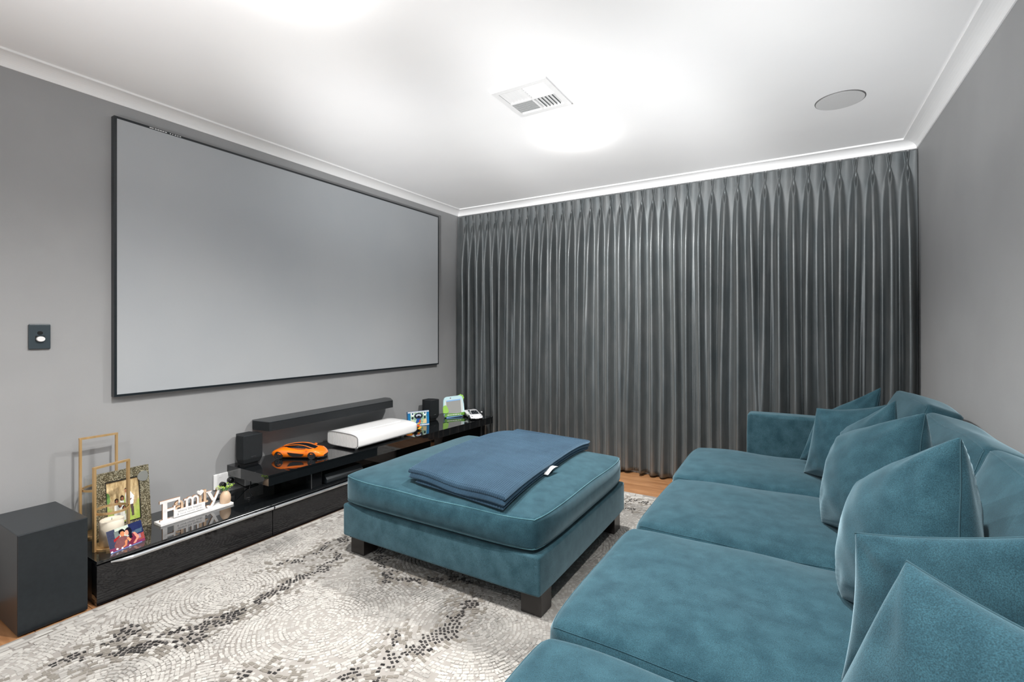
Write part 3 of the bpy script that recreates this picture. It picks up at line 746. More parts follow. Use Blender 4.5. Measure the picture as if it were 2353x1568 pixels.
# wall outlets + plugs
def plate(y0, y1, z0, z1, lab, nsw=1):
    t = thing('power_outlet', lab, 'outlet', (XL, (y0+y1)/2, z0))
    G().box((XL+.0005, y0, z0), (XL+.010, y1, z1), .004).mk('plate', M['white'], t)
    for k in range(nsw):
        y = y0+(y1-y0)*(.5 if nsw == 1 else .3+.4*k)
        box('rocker', (XL+.0095, y-.007, z1-.022), (XL+.0125, y+.007, z1-.008), M['whited'], t)
    return t
plate(1.605, 1.735, .236, .332, 'white double power outlet with two black plugs above low cabinet', 2)
plate(1.80, 1.93, .208, .288, 'white wall plate partly hidden behind the raised shelf', 2)
for k, (y, z) in enumerate(((1.652, .262), (1.700, .278))):
    t = thing('power_plug', ['black round power plug left one of the pair in outlet', 'black round power plug right one of the pair, nearer the shelf'][k], 'plug', (XL+.02, y, z), group='black plugs in the wall outlet')
    g = G(); n = 20
    for (x, q) in ((XL+.0102, .017), (XL+.030, .0175), (XL+.040, .014), (XL+.042, .009)):
        for i in range(n): A = 2*math.pi*i/n; g.v.append((x, y+q*math.cos(A), z+q*math.sin(A)))
    for i in range(3):
        for j_ in range(n): g.f.append((i*n+j_, i*n+(j_+1) % n, (i+1)*n+(j_+1) % n, (i+1)*n+j_))
    g.f.append(tuple(range(3*n, 4*n))); g.mk('body', M['blackp'], t, smooth=True)
    pts = [[(XL+.036, y, z-.010), (XL+.040, y, z-.03), (XL+.036, y+.004, .222), (XL+.030, y+.02, CZ+.004), (XL+.012, y+.06, CZ+.004)],
           [(XL+.036, y+.012, z-.008), (XL+.045, y+.04, z-.032), (XL+.045, y+.07, .222), (XL+.045, y+.095, CZ+.004), (XL+.03, y+.18, CZ+.004)]][k]
    G().tube(pts, .0028, 6).mk('cord', M['blackp'], t, smooth=True)
pts = []
for k in range(14):
    s = k/13; pts.append((-2.99+.09*s+.012*math.sin(s*5), 1.74-.015*s+.008*math.sin(s*7), .309-.104*s))
pts += [(-2.885, 1.72, CZ+.004), (-2.89, 1.68, CZ+.0035)]
tag(G().tube(pts, .0028, 6).mk('cable', M['blackp'], smooth=True), 'thin black cable hanging from raised shelf to cabinet top', 'cable')

# ---------------------------------------------------------------- projector
def projector():
    t = thing('projector', 'white rounded rectangular projector with grille end on shelf', 'projector', (-2.83, 2.65, BZ1))
    x0, x1, y0, y1, z0, z1 = -2.995, -2.665, 2.345, 2.985, BZ1+.012, BZ1+.116
    def sec(y, ins=0.0):
        pts = []; n = 48; cx, cz = (x0+x1)/2, (z0+z1)/2; a, b = (x1-x0)/2-ins, (z1-z0)/2-ins
        for k in range(n):
            A = 2*math.pi*k/n; ca, sa = math.cos(A), math.sin(A); e = .36
            X = a*abs(ca)**e*(1 if ca > 0 else -1); Z = b*abs(sa)**e*(1 if sa > 0 else -1)
            if Z > 0: Z *= 1-.16*(X/a > 0)*(X/a)**2     # crown drops to the front
            pts.append((cx+X, y, cz+Z))
        return pts
    ys = [(y0+.004, 0), (y1-.06, 0), (y1-.03, .004), (y1-.012, .012), (y1-.003, .024), (y1, .04)]
    V = []; n = 48; f = []
    for (y, i) in ys: V += sec(y, i)
    for k in range(len(ys)-1): f += [(k*n+j_, (k+1)*n+j_, (k+1)*n+(j_+1) % n, k*n+(j_+1) % n) for j_ in range(n)]
    f.append(tuple((len(ys)-1)*n+j_ for j_ in range(n))[::-1])
    mk('shell', V, f, M['whited'], t, smooth=True)
    V = sec(y0+.004, -.0004)+sec(y0, .0015)+sec(y0, .006); f = []
    for k in range(2): f += [(k*n+j_, (k+1)*n+j_, (k+1)*n+(j_+1) % n, k*n+(j_+1) % n)[::-1] for j_ in range(n)]
    mk('end_rim', V, f, mat('dark_joint', (.25, .25, .25), .5), t)
    g = G(); V = sec(y0+.003, .004); g.add(V, [tuple(range(n))]); gr = g.mk('end_grille', M['mesh'], t)
    g = G()
    for k in range(26):         # slanted ribs clipped to the end shape
        xa = x0+.012+k*(x1-x0-.024)/25; u = (xa-(x0+x1)/2)/((x1-x0)/2)
        hz = (z1-z0)/2*(max(0, 1-abs(u)**5.5))**(1/5.5)*.90; cz = (z0+z1)/2-.004*(u > 0)*u
        g.add([(xa-.003, y0+.001, cz+hz), (xa+.0025, y0+.001, cz+hz), (xa+.0085, y0+.001, cz-hz), (xa+.003, y0+.001, cz-hz)]+
              [(xa-.003, y0+.0035, cz+hz), (xa+.0025, y0+.0035, cz+hz), (xa+.0085, y0+.0035, cz-hz), (xa+.003, y0+.0035, cz-hz)],
              [(0, 1, 2, 3), (7, 6, 5, 4), (0, 4, 5, 1), (1, 5, 6, 2), (2, 6, 7, 3), (3, 7, 4, 0)])
    g.mk('rib', M['mesh'], gr)
    G().box((x0+.075, y0+.05, z1-.0035), (x1-.11, y1-.10, z1+.0012), .001).mk('top_panel', M['white'], t)
    for (a, b) in ((x0+.04, y0+.05), (x1-.07, y0+.05), (x0+.04, y1-.12), (x1-.07, y1-.12)):
        G().lathe([(0, BZ1-z0), (.012, BZ1-z0), (.014, .004)], (a, b, z0), 16).mk('foot', M['mesh'], t)
projector()

# ---------------------------------------------------------------- model cars
def car(name, label, loc, rz, L, paint, roofm, P1=True):
    t = thing(name, label, 'toy car', loc, rz)
    W = L*.43; n = 34
    xs = np.linspace(-.5, .5, n+1)      # x forward
    if P1:
        kx = [-.5, -.46, -.38, -.3, -.2, -.1, 0, .1, .2, .3, .38, .44, .48, .5]
        top = [.135, .165, .195, .212, .215, .215, .212, .205, .195, .182, .160, .130, .100, .085]     # centre deck
        sh = [.12, .150, .178, .190, .180, .165, .158, .158, .168, .180, .165, .125, .090, .07]      # shoulder height
        wd = [.36, .43, .485, .50, .485, .455, .445, .455, .48, .495, .485, .45, .38, .27]
        bz = [.075, .055, .045, .04, .036, .034, .034, .034, .036, .04, .045, .040, .038, .04]
        cab = dict(x=[-.34, -.24, -.12, 0, .08, .16, .25, .31], z=[.212, .238, .255, .262, .256, .238, .205, .180], w=[.10, .20, .27, .30, .31, .32, .33, .26])
    else:
        kx = [-.5, -.46, -.38, -.3, -.2, -.1, 0, .1, .2, .3, .38, .44, .48, .5]
        top = [.17, .185, .20, .205, .205, .205, .200, .195, .178, .155, .132, .108, .088, .072]
        sh = [.165, .175, .185, .188, .175, .160, .150, .148, .152, .148, .130, .105, .082, .066]
        wd = [.44, .475, .50, .50, .485, .47, .46, .465, .48, .485, .475, .455, .42, .34]
        bz = [.07, .055, .045, .04, .034, .032, .032, .032, .036, .036, .036, .034, .032, .034]
        cab = dict(x=[-.36, -.24, -.12, -.02, .06, .14, .22, .29], z=[.205, .226, .243, .250, .245, .226, .198, .168], w=[.20, .25, .28, .29, .30, .32, .345, .33])
    T, S_, WD, BZ = [np.interp(xs, kx, a) for a in (top, sh, wd, bz)]
    V = []; f = []; m_ = 15
    for i, x in enumerate(xs):
        w = WD[i]*W/.5/2*1.0; zb, zs, zt = BZ[i]*L, S_[i]*L, T[i]*L
        half = [(0, zb), (w*.8, zb), (w*.94, zb+.004*L), (w*1.0, (zb*.55+zs*.45)), (w*.985, zs*.86+zb*.14), (w*.90, zs), (w*.62, (zs+zt)/2+.002*L), (0, zt)]
        pts = half+[(-a, b) for (a, b) in half[-2:0:-1]]; m_ = len(pts)
        V += [(x*L, a, b) for (a, b) in pts]
    for i in range(n): f += [(i*m_+k, i*m_+(k+1) % m_, (i+1)*m_+(k+1) % m_, (i+1)*m_+k) for k in range(m_)]
    f += [tuple(range(m_))[::-1], tuple(n*m_+k for k in range(m_))]
    o = mk('body', V, f, paint, t, smooth=True, local=True)
    # greenhouse
    cx = np.linspace(cab['x'][0], cab['x'][-1], 22); cz = np.interp(cx, cab['x'], cab['z']); cw = np.interp(cx, cab['x'], cab['w'])
    V = []; f = []; idx = []; sh_ = np.interp(cx, kx, sh)
    for i, x in enumerate(cx):
        w = cw[i]*W; zt = cz[i]*L; zb = (sh_[i]-.01)*L
        V += [(x*L, w*1.18, zb), (x*L, w*1.02, zb*.45+zt*.55), (x*L, w*.80, zt*.965+zb*.035), (x*L, w*.4, zt), (x*L, -w*.4, zt), (x*L, -w*.8, zt*.965+zb*.035), (x*L, -w*1.02, zb*.45+zt*.55), (x*L, -w*1.18, zb)]
    for i in range(21):
        for k in range(7):
            f.append((i*8+k, i*8+k+1, (i+1)*8+k+1, (i+1)*8+k)[::-1])
            ws = i >= 14
            if P1: idx.append(0 if k in (0, 6) and i < 4 else 1)
            else: idx.append(0 if (k in (2, 3, 4) and 4 < i < 14) or (k in (0, 6, 1, 5) and i < 7) else 1)
    g_ = mk('cabin', V, f, [paint, M['carglass']], t, smooth=True, local=True, idx=idx)
    for s in (1, -1):       # roof rails / window surround
        pts = [(x*L, s*cw[i]*W*.86, (cz[i]*.955+sh_[i]*.045)*L) for i, x in enumerate(cx)]
        G().tube(pts, [L*.007]*len(pts), 6).mk('roof_rail', paint, t, smooth=True, local=True)
        pts = [(x*L, s*cw[i]*W*1.10, (cz[i]*.28+sh_[i]*.72)*L) for i, x in enumerate(cx)]
        G().tube(pts, L*.006, 6).mk('window_sill', paint, t, smooth=True, local=True)
        # side intake panel
        q = [(-.17, .135), (-.06, .122), (.10, .105), (.15, .10), (.11, .055), (-.06, .052), (-.12, .075)] if P1 else [(-.30, .14), (-.16, .15), (-.10, .10), (.06, .06), (-.12, .055), (-.2, .09)]
        y = s*W*(.478 if P1 else .485)
        G().prism([(a*L, b*L) for a, b in q], min(y, y+s*L*.012), max(y, y+s*L*.012), axis=1).mk('side_intake', M['blackp'], t, local=True)
        for wx in (-.335, .30):      # wheels with dark arch
            wr = .072*L if wx < 0 else .068*L; yo = s*W*.50; g = G(); nn = 24
            for (y2, rr) in ((yo-s*.055*L, wr*.9), (yo-s*.055*L, wr), (yo+s*.004*L, wr), (yo+s*.006*L, wr*.93), (yo+s*.004*L, wr*.80), (yo-s*.004*L, wr*.78), (yo-s*.006*L, wr*.1)):
                for k in range(nn): A = 2*math.pi*k/nn; g.v.append((wx*L+rr*math.cos(A), y2, wr+rr*math.sin(A)))
            for i in range(6):
                for k in range(nn): g.f.append((i*nn+k, i*nn+(k+1) % nn, (i+1)*nn+(k+1) % nn, (i+1)*nn+k))
            wh = g.mk('wheel', M['tyre'], t, smooth=False, local=True)
            g = G(); nn = 30
            for rr, y2 in ((wr*1.17, yo-s*.012*L), (wr*1.0, yo-s*.008*L)):
                for k in range(nn): A = 2*math.pi*k/nn; g.v.append((wx*L+rr*math.cos(A), y2+s*.004*L, max(wr+rr*math.sin(A), .01*L)))
            for k in range(nn): g.f.append((k, (k+1) % nn, nn+(k+1) % nn, nn+k))
            g.mk('wheel_arch', M['blackp'], t, local=True)
            g = G()
            for k in range(5):
                A = 2*math.pi*k/5; d = np.array((math.cos(A), math.sin(A))); e = np.array((-d[1], d[0]))*.07
                p = [d*.12+e, d*.78+e, d*.78-e, d*.12-e]
                g.prism([(wx*L+a*wr, wr+b*wr) for a, b in p], min(yo, yo+s*.003*L)-.0001, max(yo, yo+s*.003*L), axis=1)
            g.mk('spokes', M['silver'] if not P1 else mat('dark_rim', (.10, .10, .11), .25, metal=1), wh, local=True)
        # headlight
        q = [(.37, .150), (.42, .128), (.455, .105), (.425, .100), (.385, .122)] if P1 else [(.40, .120), (.455, .092), (.46, .080), (.43, .085)]
        yy = [.40, .36, .30, .36, .42] if P1 else [.36, .30, .36, .42]
        v = [(a*L, s*W*c_, b*L+.012*L) for (a, b), c_ in zip(q, yy)]
        mk('headlight', v, [tuple(range(len(v)))], M['white'] if P1 else M['blackp'], t, local=True)
        mk('mirror', [(a[0]*L+.19*L, s*(W*.50+a[1]*L), .19*L+a[2]*L) for a in ((0, 0, 0), (.04, .0, 0), (.04, .035, 0), (0, .035, .005), (0, 0, .025), (.03, 0, .022), (.03, .035, .02), (0, .035, .025))],
           [(3,2,1,0),(4,5,6,7),(0,1,5,4),(1,2,6,5),(2,3,7,6),(3,0,4,7)], paint, t, local=True)
    if P1:
        g = G().prism([(.40*L, -.42*W), (.495*L, -.27*W), (.52*L, 0), (.495*L, .27*W), (.40*L, .42*W)], .028*L, .038*L); g.mk('front_splitter', M['silver'], t, local=True)
        G().prism([(.44*L, -.36*W), (.503*L, -.22*W), (.512*L, 0), (.503*L, .22*W), (.44*L, .36*W)], .042*L, .066*L).mk('front_grille', M['blackp'], t, local=True)
        G().prism([(-.40*L, -.36*W), (.38*L, -.44*W), (.38*L, .44*W), (-.40*L, .36*W)], .026*L, .05*L).mk('underbody', M['blackp'], t, local=True)
    else:
        for s in (1, -1):
            G().prism([(s*.12*W, .036*L), (s*.40*W, .036*L), (s*.42*W, .066*L), (s*.16*W, .058*L)], .455*L, .507*L, axis=0).mk('front_intake', M['blackp'], t, local=True)
        G().prism([(-.10*W, .040*L), (.10*W, .040*L), (.10*W, .055*L), (-.10*W, .055*L)], .49*L, .506*L, axis=0).mk('number_plate', M['silver'], t, local=True)
        G().prism([(-.44*L, -.40*W), (.46*L, -.44*W), (.46*L, .44*W), (-.44*L, .40*W)], .022*L, .045*L).mk('underbody', M['blackp'], t, local=True)
    return t
car('model_car', 'orange model sports car on shelf between small speaker and projector', (-2.895, 2.055, BZ1), math.atan2(.101, .171), .345, M['orange'], None, True)
car('model_car', 'white model sports car facing out at far end of shelf', (-2.715, 3.815, BZ1), math.atan2(-.62, .78), .30, M['carwhite'], None, False)

# ---------------------------------------------------------------- painted pictures as coloured tiles
def picture(nx, ny, fn, name, P00, P10, P01, parent, th=.0008, m_=None):
    # P00 bottom-left, P10 bottom-right, P01 top-left as seen
    P00, P10, P01 = map(np.array, (P00, P10, P01)); u = np.linspace(0, 1, nx+1); v = np.linspace(0, 1, ny+1)
    V = [P00+(P10-P00)*a+(P01-P00)*b for b in v for a in u]
    N = np.cross(P10-P00, P01-P00); N = N/np.linalg.norm(N)
    f = [(j_*(nx+1)+i, j_*(nx+1)+i+1, (j_+1)*(nx+1)+i+1, (j_+1)*(nx+1)+i) for j_ in range(ny) for i in range(nx)]
    U, W_ = np.meshgrid((np.arange(nx)+.5)/nx, (np.arange(ny)+.5)/ny)
    c = (fn(U, W_)*(.80+.4*fbm(U, W_*ny/nx, 26, 50)[..., None])).reshape(-1, 3)
    m0 = len(V); V += [P00-N*th, P10-N*th, P10+(P01-P00)-N*th, P01-N*th]
    f += [(m0+3, m0+2, m0+1, m0), (0, m0, m0+1, nx), (nx, m0+1, m0+2, (ny+1)*(nx+1)-1), ((ny+1)*(nx+1)-1, m0+2, m0+3, ny*(nx+1)), (ny*(nx+1), m0+3, m0, 0)]
    c = np.vstack([c, np.tile(lin((225, 225, 225)), (5, 1))])
    o = mk(name, V, f, m_ or M['print'], parent); setcol(o, c); return o
def E(c, U, V, cx, cy, rx, ry, col):
    k = ((U-cx)/rx)**2+((V-cy)/ry)**2 < 1; c[k] = lin(col)
def PL(c, U, V, pts, col):
    k = np.zeros(U.shape, bool); n = len(pts)
    for i in range(n):
        (x0, y0), (x1, y1) = pts[i], pts[(i+1) % n]
        if y0 == y1: continue
        k ^= ((y0 > V) != (y1 > V)) & (U < (x1-x0)*(V-y0)/(y1-y0)+x0)
    c[k] = lin(col)
def family(U, V):
    c = np.zeros(U.shape+(3,)); n1 = fbm(U, V, 6, 3)[..., None]; n2 = fbm(U*2.2, V*.7, 7, 9)[..., None]
    c[:] = lin((222, 196, 150))*(1-n2)*1.3+lin((120, 92, 52))*np.clip(n2*1.9-.65, 0, 1)
    g = np.clip((.50-V+.12*(fbm(U, V, 5, 40)-.5)*4)/.12, 0, 1)[..., None]*(n1*.9+.35)
    c = c*(1-np.clip(g, 0, 1))+lin((165, 190, 85))*np.clip(g, 0, 1)
    E(c, U, V, .03, .62, .09, .14, (110, 150, 80))
    for (x, h, b, col) in ((.30, .47, .16, (236, 232, 226)), (.46, .52, .14, (240, 238, 232)), (.39, .36, .10, (228, 224, 218))):
        PL(c, U, V, [(x-.10, b-.10), (x+.10, b-.10), (x+.07, h-.02), (x-.06, h)], col)
    for (x, y) in ((.30, .53), (.47, .57), (.40, .42), (.52, .33)):
        E(c, U, V, x, y, .060, .062, (38, 24, 20)); E(c, U, V, x+.006, y-.008, .036, .042, (150, 98, 72))
    PL(c, U, V, [(.62, .12), (.68, .12), (.70, .42), (.60, .42)], (72, 60, 58)); PL(c, U, V, [(.75, .10), (.82, .10), (.80, .42), (.70, .42)], (88, 74, 70))
    PL(c, U, V, [(.57, .38), (.80, .38), (.84, .56), (.70, .72), (.58, .68)], (238, 240, 244))
    E(c, U, V, .60, .735, .05, .055, (34, 26, 24)); E(c, U, V, .585, .72, .035, .045, (170, 120, 92))
    PL(c, U, V, [(.60, .46), (.76, .53), (.76, .50), (.60, .43)], (120, 80, 58))
    return c
def couple(U, V):
    c = np.zeros(U.shape+(3,)); c[:] = lin((58, 62, 84))
    PL(c, U, V, [(.22, .45), (.58, .45), (.60, 1.1), (.22, 1.1)], (188, 198, 184))
    PL(c, U, V, [(.19, .55), (.34, .55), (.33, .88), (.19, .88)], (110, 120, 116))
    PL(c, U, V, [(.60, .4), (1.1, .4), (1.1, 1.1), (.60, 1.1)], (34, 42, 82)); PL(c, U, V, [(.66, .45), (.95, .48), (.98, .66), (.66, .62)], (70, 92, 112))
    PL(c, U, V, [(.60, .5), (.625, .5), (.61, 1.0), (.59, 1.0)], (170, 190, 205))
    PL(c, U, V, [(.76, .12), (1.1, .12), (1.1, .44), (.76, .40)], (150, 70, 66)); PL(c, U, V, [(.78, .2), (.90, .2), (.90, .40), (.78, .40)], (140, 120, 140))
    PL(c, U, V, [(.15, .42), (.34, .60), (.34, .66), (.15, .55)], (158, 40, 40)); PL(c, U, V, [(0, 0), (1, 0), (1, .12), (0, .20)], (120, 52, 84))
    PL(c, U, V, [(.16, .04), (.50, .08), (.53, .50), (.40, .60), (.24, .52), (.14, .28)], (122, 78, 78))
    PL(c, U, V, [(.52, .06), (.80, .14), (.78, .48), (.66, .56), (.56, .48)], (112, 40, 62))
    PL(c, U, V, [(.69, .58), (.76, .56), (.86, .28), (.72, .06), (.64, .08), (.77, .28)], (214, 140, 120))
    PL(c, U, V, [(.44, .34), (.52, .36), (.46, .10), (.32, .04), (.34, .10), (.42, .16)], (210, 130, 90))
    PL(c, U, V, [(.50, .42), (.56, .45), (.62, .28), (.56, .22)], (222, 145, 105))
    E(c, U, V, .40, .78, .085, .12, (16, 16, 22)); E(c, U, V, .41, .68, .062, .12, (198, 128, 88))
    E(c, U, V, .58, .70, .10, .17, (18, 18, 30)); PL(c, U, V, [(.58, .35), (.66, .35), (.68, .72), (.58, .78)], (20, 20, 34)); E(c, U, V, .535, .66, .055, .12, (222, 152, 128))
    for (x, y) in ((.04, .05), (.33, .06), (.55, .04), (.2, .1)): E(c, U, V, x, y, .03, .04, (220, 215, 225))
    PL(c, U, V, [(0, 0), (.9, 0), (.9, .018), (0, .03)], (120, 150, 215))
    return c
def puzzle(U, V):
    c = np.zeros(U.shape+(3,)); c[:] = lin((40, 120, 175)); k = (U > .13) & (U < .88) & (V > .08) & (V < .90); 
    n = fbm(U, V, 9, 12); c[k] = lin((186, 214, 190)); c[k & (n > .55)] = lin((140, 175, 150))
    E(c, U, V, .50, .66, .20, .22, (40, 44, 58)); E(c, U, V, .50, .70, .12, .10, (190, 200, 215)); E(c, U, V, .50, .62, .06, .07, (25, 28, 36))
    PL(c, U, V, [(.35, .15), (.55, .15), (.62, .45), (.42, .5)], (45, 92, 160)); PL(c, U, V, [(.50, .10), (.58, .10), (.60, .38), (.54, .40)], (215, 75, 45))
    PL(c, U, V, [(.70, .12), (.87, .12), (.87, .42), (.72, .42)], (225, 200, 150)); PL(c, U, V, [(.15, .12), (.26, .12), (.28, .38), (.18, .40)], (228, 212, 170))
    for x in (.22, .80): E(c, U, V, x, .80, .08, .12, (240, 245, 246)); E(c, U, V, x, .84, .04, .07, (50, 90, 110)); E(c, U, V, x, .55, .05, .09, (40, 50, 56))
    c[(V > .92)] = lin((200, 205, 215)); c[(V < .05)] = lin((235, 238, 245)); c[(U > .45) & (U < .55) & (V < .2) & (V > .1)] = lin((230, 180, 60))
    return c
# glitter frame with family photo
def framepic():
    x0, xt = -2.956, -2.984; zt = .520
    t = thing('photo_frame', 'gold glitter photo frame with family picture leaning behind the candle lantern', 'picture frame', (-2.965, 1.09, CZ))
    bl = np.array((x0, .972, CZ)); br = np.array((x0, 1.205, CZ)); tl = np.array((xt, .968, zt)); ex_ = br-bl; ey_ = tl-bl
    N = np.cross(ex_, ey_); N /= np.linalg.norm(N)
    def rect(a0, a1, b0, b1, n0, n1):
        v = [bl+ex_*a+ey_*b+N*n for n in (n0, n1) for (a, b) in ((a0, b0), (a1, b0), (a1, b1), (a0, b1))]
        return v, [(3,2,1,0),(4,5,6,7),(0,1,5,4),(1,2,6,5),(2,3,7,6),(3,0,4,7)]
    bw, bh = .19, .15; g = G()
    g.add(*rect(0, 1, 0, bh, -.012, .004)); g.add(*rect(0, 1, 1-bh, 1, -.012, .004)); g.add(*rect(0, bw, bh, 1-bh, -.012, .004)); g.add(*rect(1-bw, 1, bh, 1-bh, -.012, .004))
    g.mk('frame_border', M['glit'], t)
    g = G(); e = .014
    g.add(*rect(bw, 1-bw, bh, bh+e, -.004, .0045)); g.add(*rect(bw, 1-bw, 1-bh-e, 1-bh, -.004, .0045)); g.add(*rect(bw, bw+e, bh+e, 1-bh-e, -.004, .0045)); g.add(*rect(1-bw-e, 1-bw, bh+e, 1-bh-e, -.004, .0045))
    g.mk('inner_lip', M['blackp'], t)
    P = lambda a, b: bl+ex_*a+ey_*b-N*.001
    picture(70, 90, family, 'photo_print', P(bw+.01, bh+.01), P(1-bw-.01, bh+.01), P(bw+.01, 1-bh-.01), t)
    mk('scallop_ornament', [bl+ex_*(.90+.13*math.cos(A)*(1 if math.cos(A) < 0 else .6))+ey_*(.83+.085*math.sin(A))+N*(.0045+h) for h in (0, .003) for A in np.linspace(0, 2*math.pi, 24, endpoint=False)],
       [tuple(range(24, 48))]+[(k, (k+1) % 24, 24+(k+1) % 24, 24+k) for k in range(24)], mat('embossed_silver', (.62, .60, .55), .3, metal=.8), t)
framepic()
# lanterns
def lantern(label, cx, cy, h, ringz, gz0, gz1, candle, w=.148, tilt=.10, r=.068):
    t = thing('candle_lantern', label, 'lantern', (cx, cy, CZ))
    dx, dy = math.sin(-tilt)*0-tilt, 1.0; L = math.hypot(dx, dy); dx /= L; dy /= L
    a = (cx-dx*w/2, cy-dy*w/2); b = (cx+dx*w/2, cy+dy*w/2)
    ht = CZ+h; q = .0065
    def bar(p0, p1, fat=1):
        p0, p1 = Vector(p0), Vector(p1); d = (p1-p0).normalized(); nrm = Vector((dy, -dx, 0)); o_ = d.cross(nrm)
        v = [p+nrm*s1*.007*fat+o_*s2*.0045 for p in (p0, p1) for s1, s2 in ((-1, -1), (1, -1), (1, 1), (-1, 1))]
        return v, [(3,2,1,0),(4,5,6,7),(0,1,5,4),(1,2,6,5),(2,3,7,6),(3,0,4,7)]
    g = G(); g.add(*bar((*a, CZ+.001), (*a, ht))); g.add(*bar((*b, CZ+.001), (*b, ht))); g.add(*bar((a[0]-dx*.0050, a[1]-dy*.0050, ht-.0040), (b[0]+dx*.0050, b[1]+dy*.0050, ht-.0040), 1.06))
    g.mk('handle_frame', M['gold'], t)
    G().lathe([(r+.001, ringz-CZ), (r+.001, ringz-CZ+.011), (r+.004, ringz-CZ+.011), (r+.004, ringz-CZ), (r+.001, ringz-CZ)], (cx, cy, CZ), 40).mk('ring', M['gold'], t)
    G().lathe([(0, .0), (r+.005, .0), (r+.005, .010), (r, .012), (0, .012)], (cx, cy, CZ), 40).mk('base', M['gold'], t)
    G().lathe([(r-.004, gz0-CZ), (r-.004, gz1-CZ)], (cx, cy, CZ), 48).mk('glass_cylinder', M['glass'], t, smooth=True)
    if candle:
        G().lathe([(0, 0), (.047, 0), (.047, candle-.004), (.044, candle), (.032, candle-.003), (0, candle-.005)], (cx, cy, CZ+.0125), 40).mk('candle', M['candle'], t, smooth=True)
        G().tube([(cx, cy, CZ+candle+.005), (cx+.001, cy, CZ+candle+.018)], .0012, 5).mk('wick', M['blackp'], t)
lantern('shorter gold candle lantern with glass and cream candle', -2.832, .990, .395, .372, CZ+.0125, .425, .115, w=.152, tilt=.28, r=.066)
lantern('taller gold candle lantern standing behind the glitter frame', -3.048, 1.012, .500, .435, CZ+.0125, .50, 0, w=.146, tilt=0, r=.062)
# loose couple snapshot
t = thing('snapshot', 'small unframed snapshot of a couple leaning on lantern', 'photo', (-2.755, 1.02, CZ))
picture(72, 48, couple, 'photo_print', (-2.722, .948, CZ+.001), (-2.755, 1.098, CZ+.001), (-2.752, .940, CZ+.098), t)

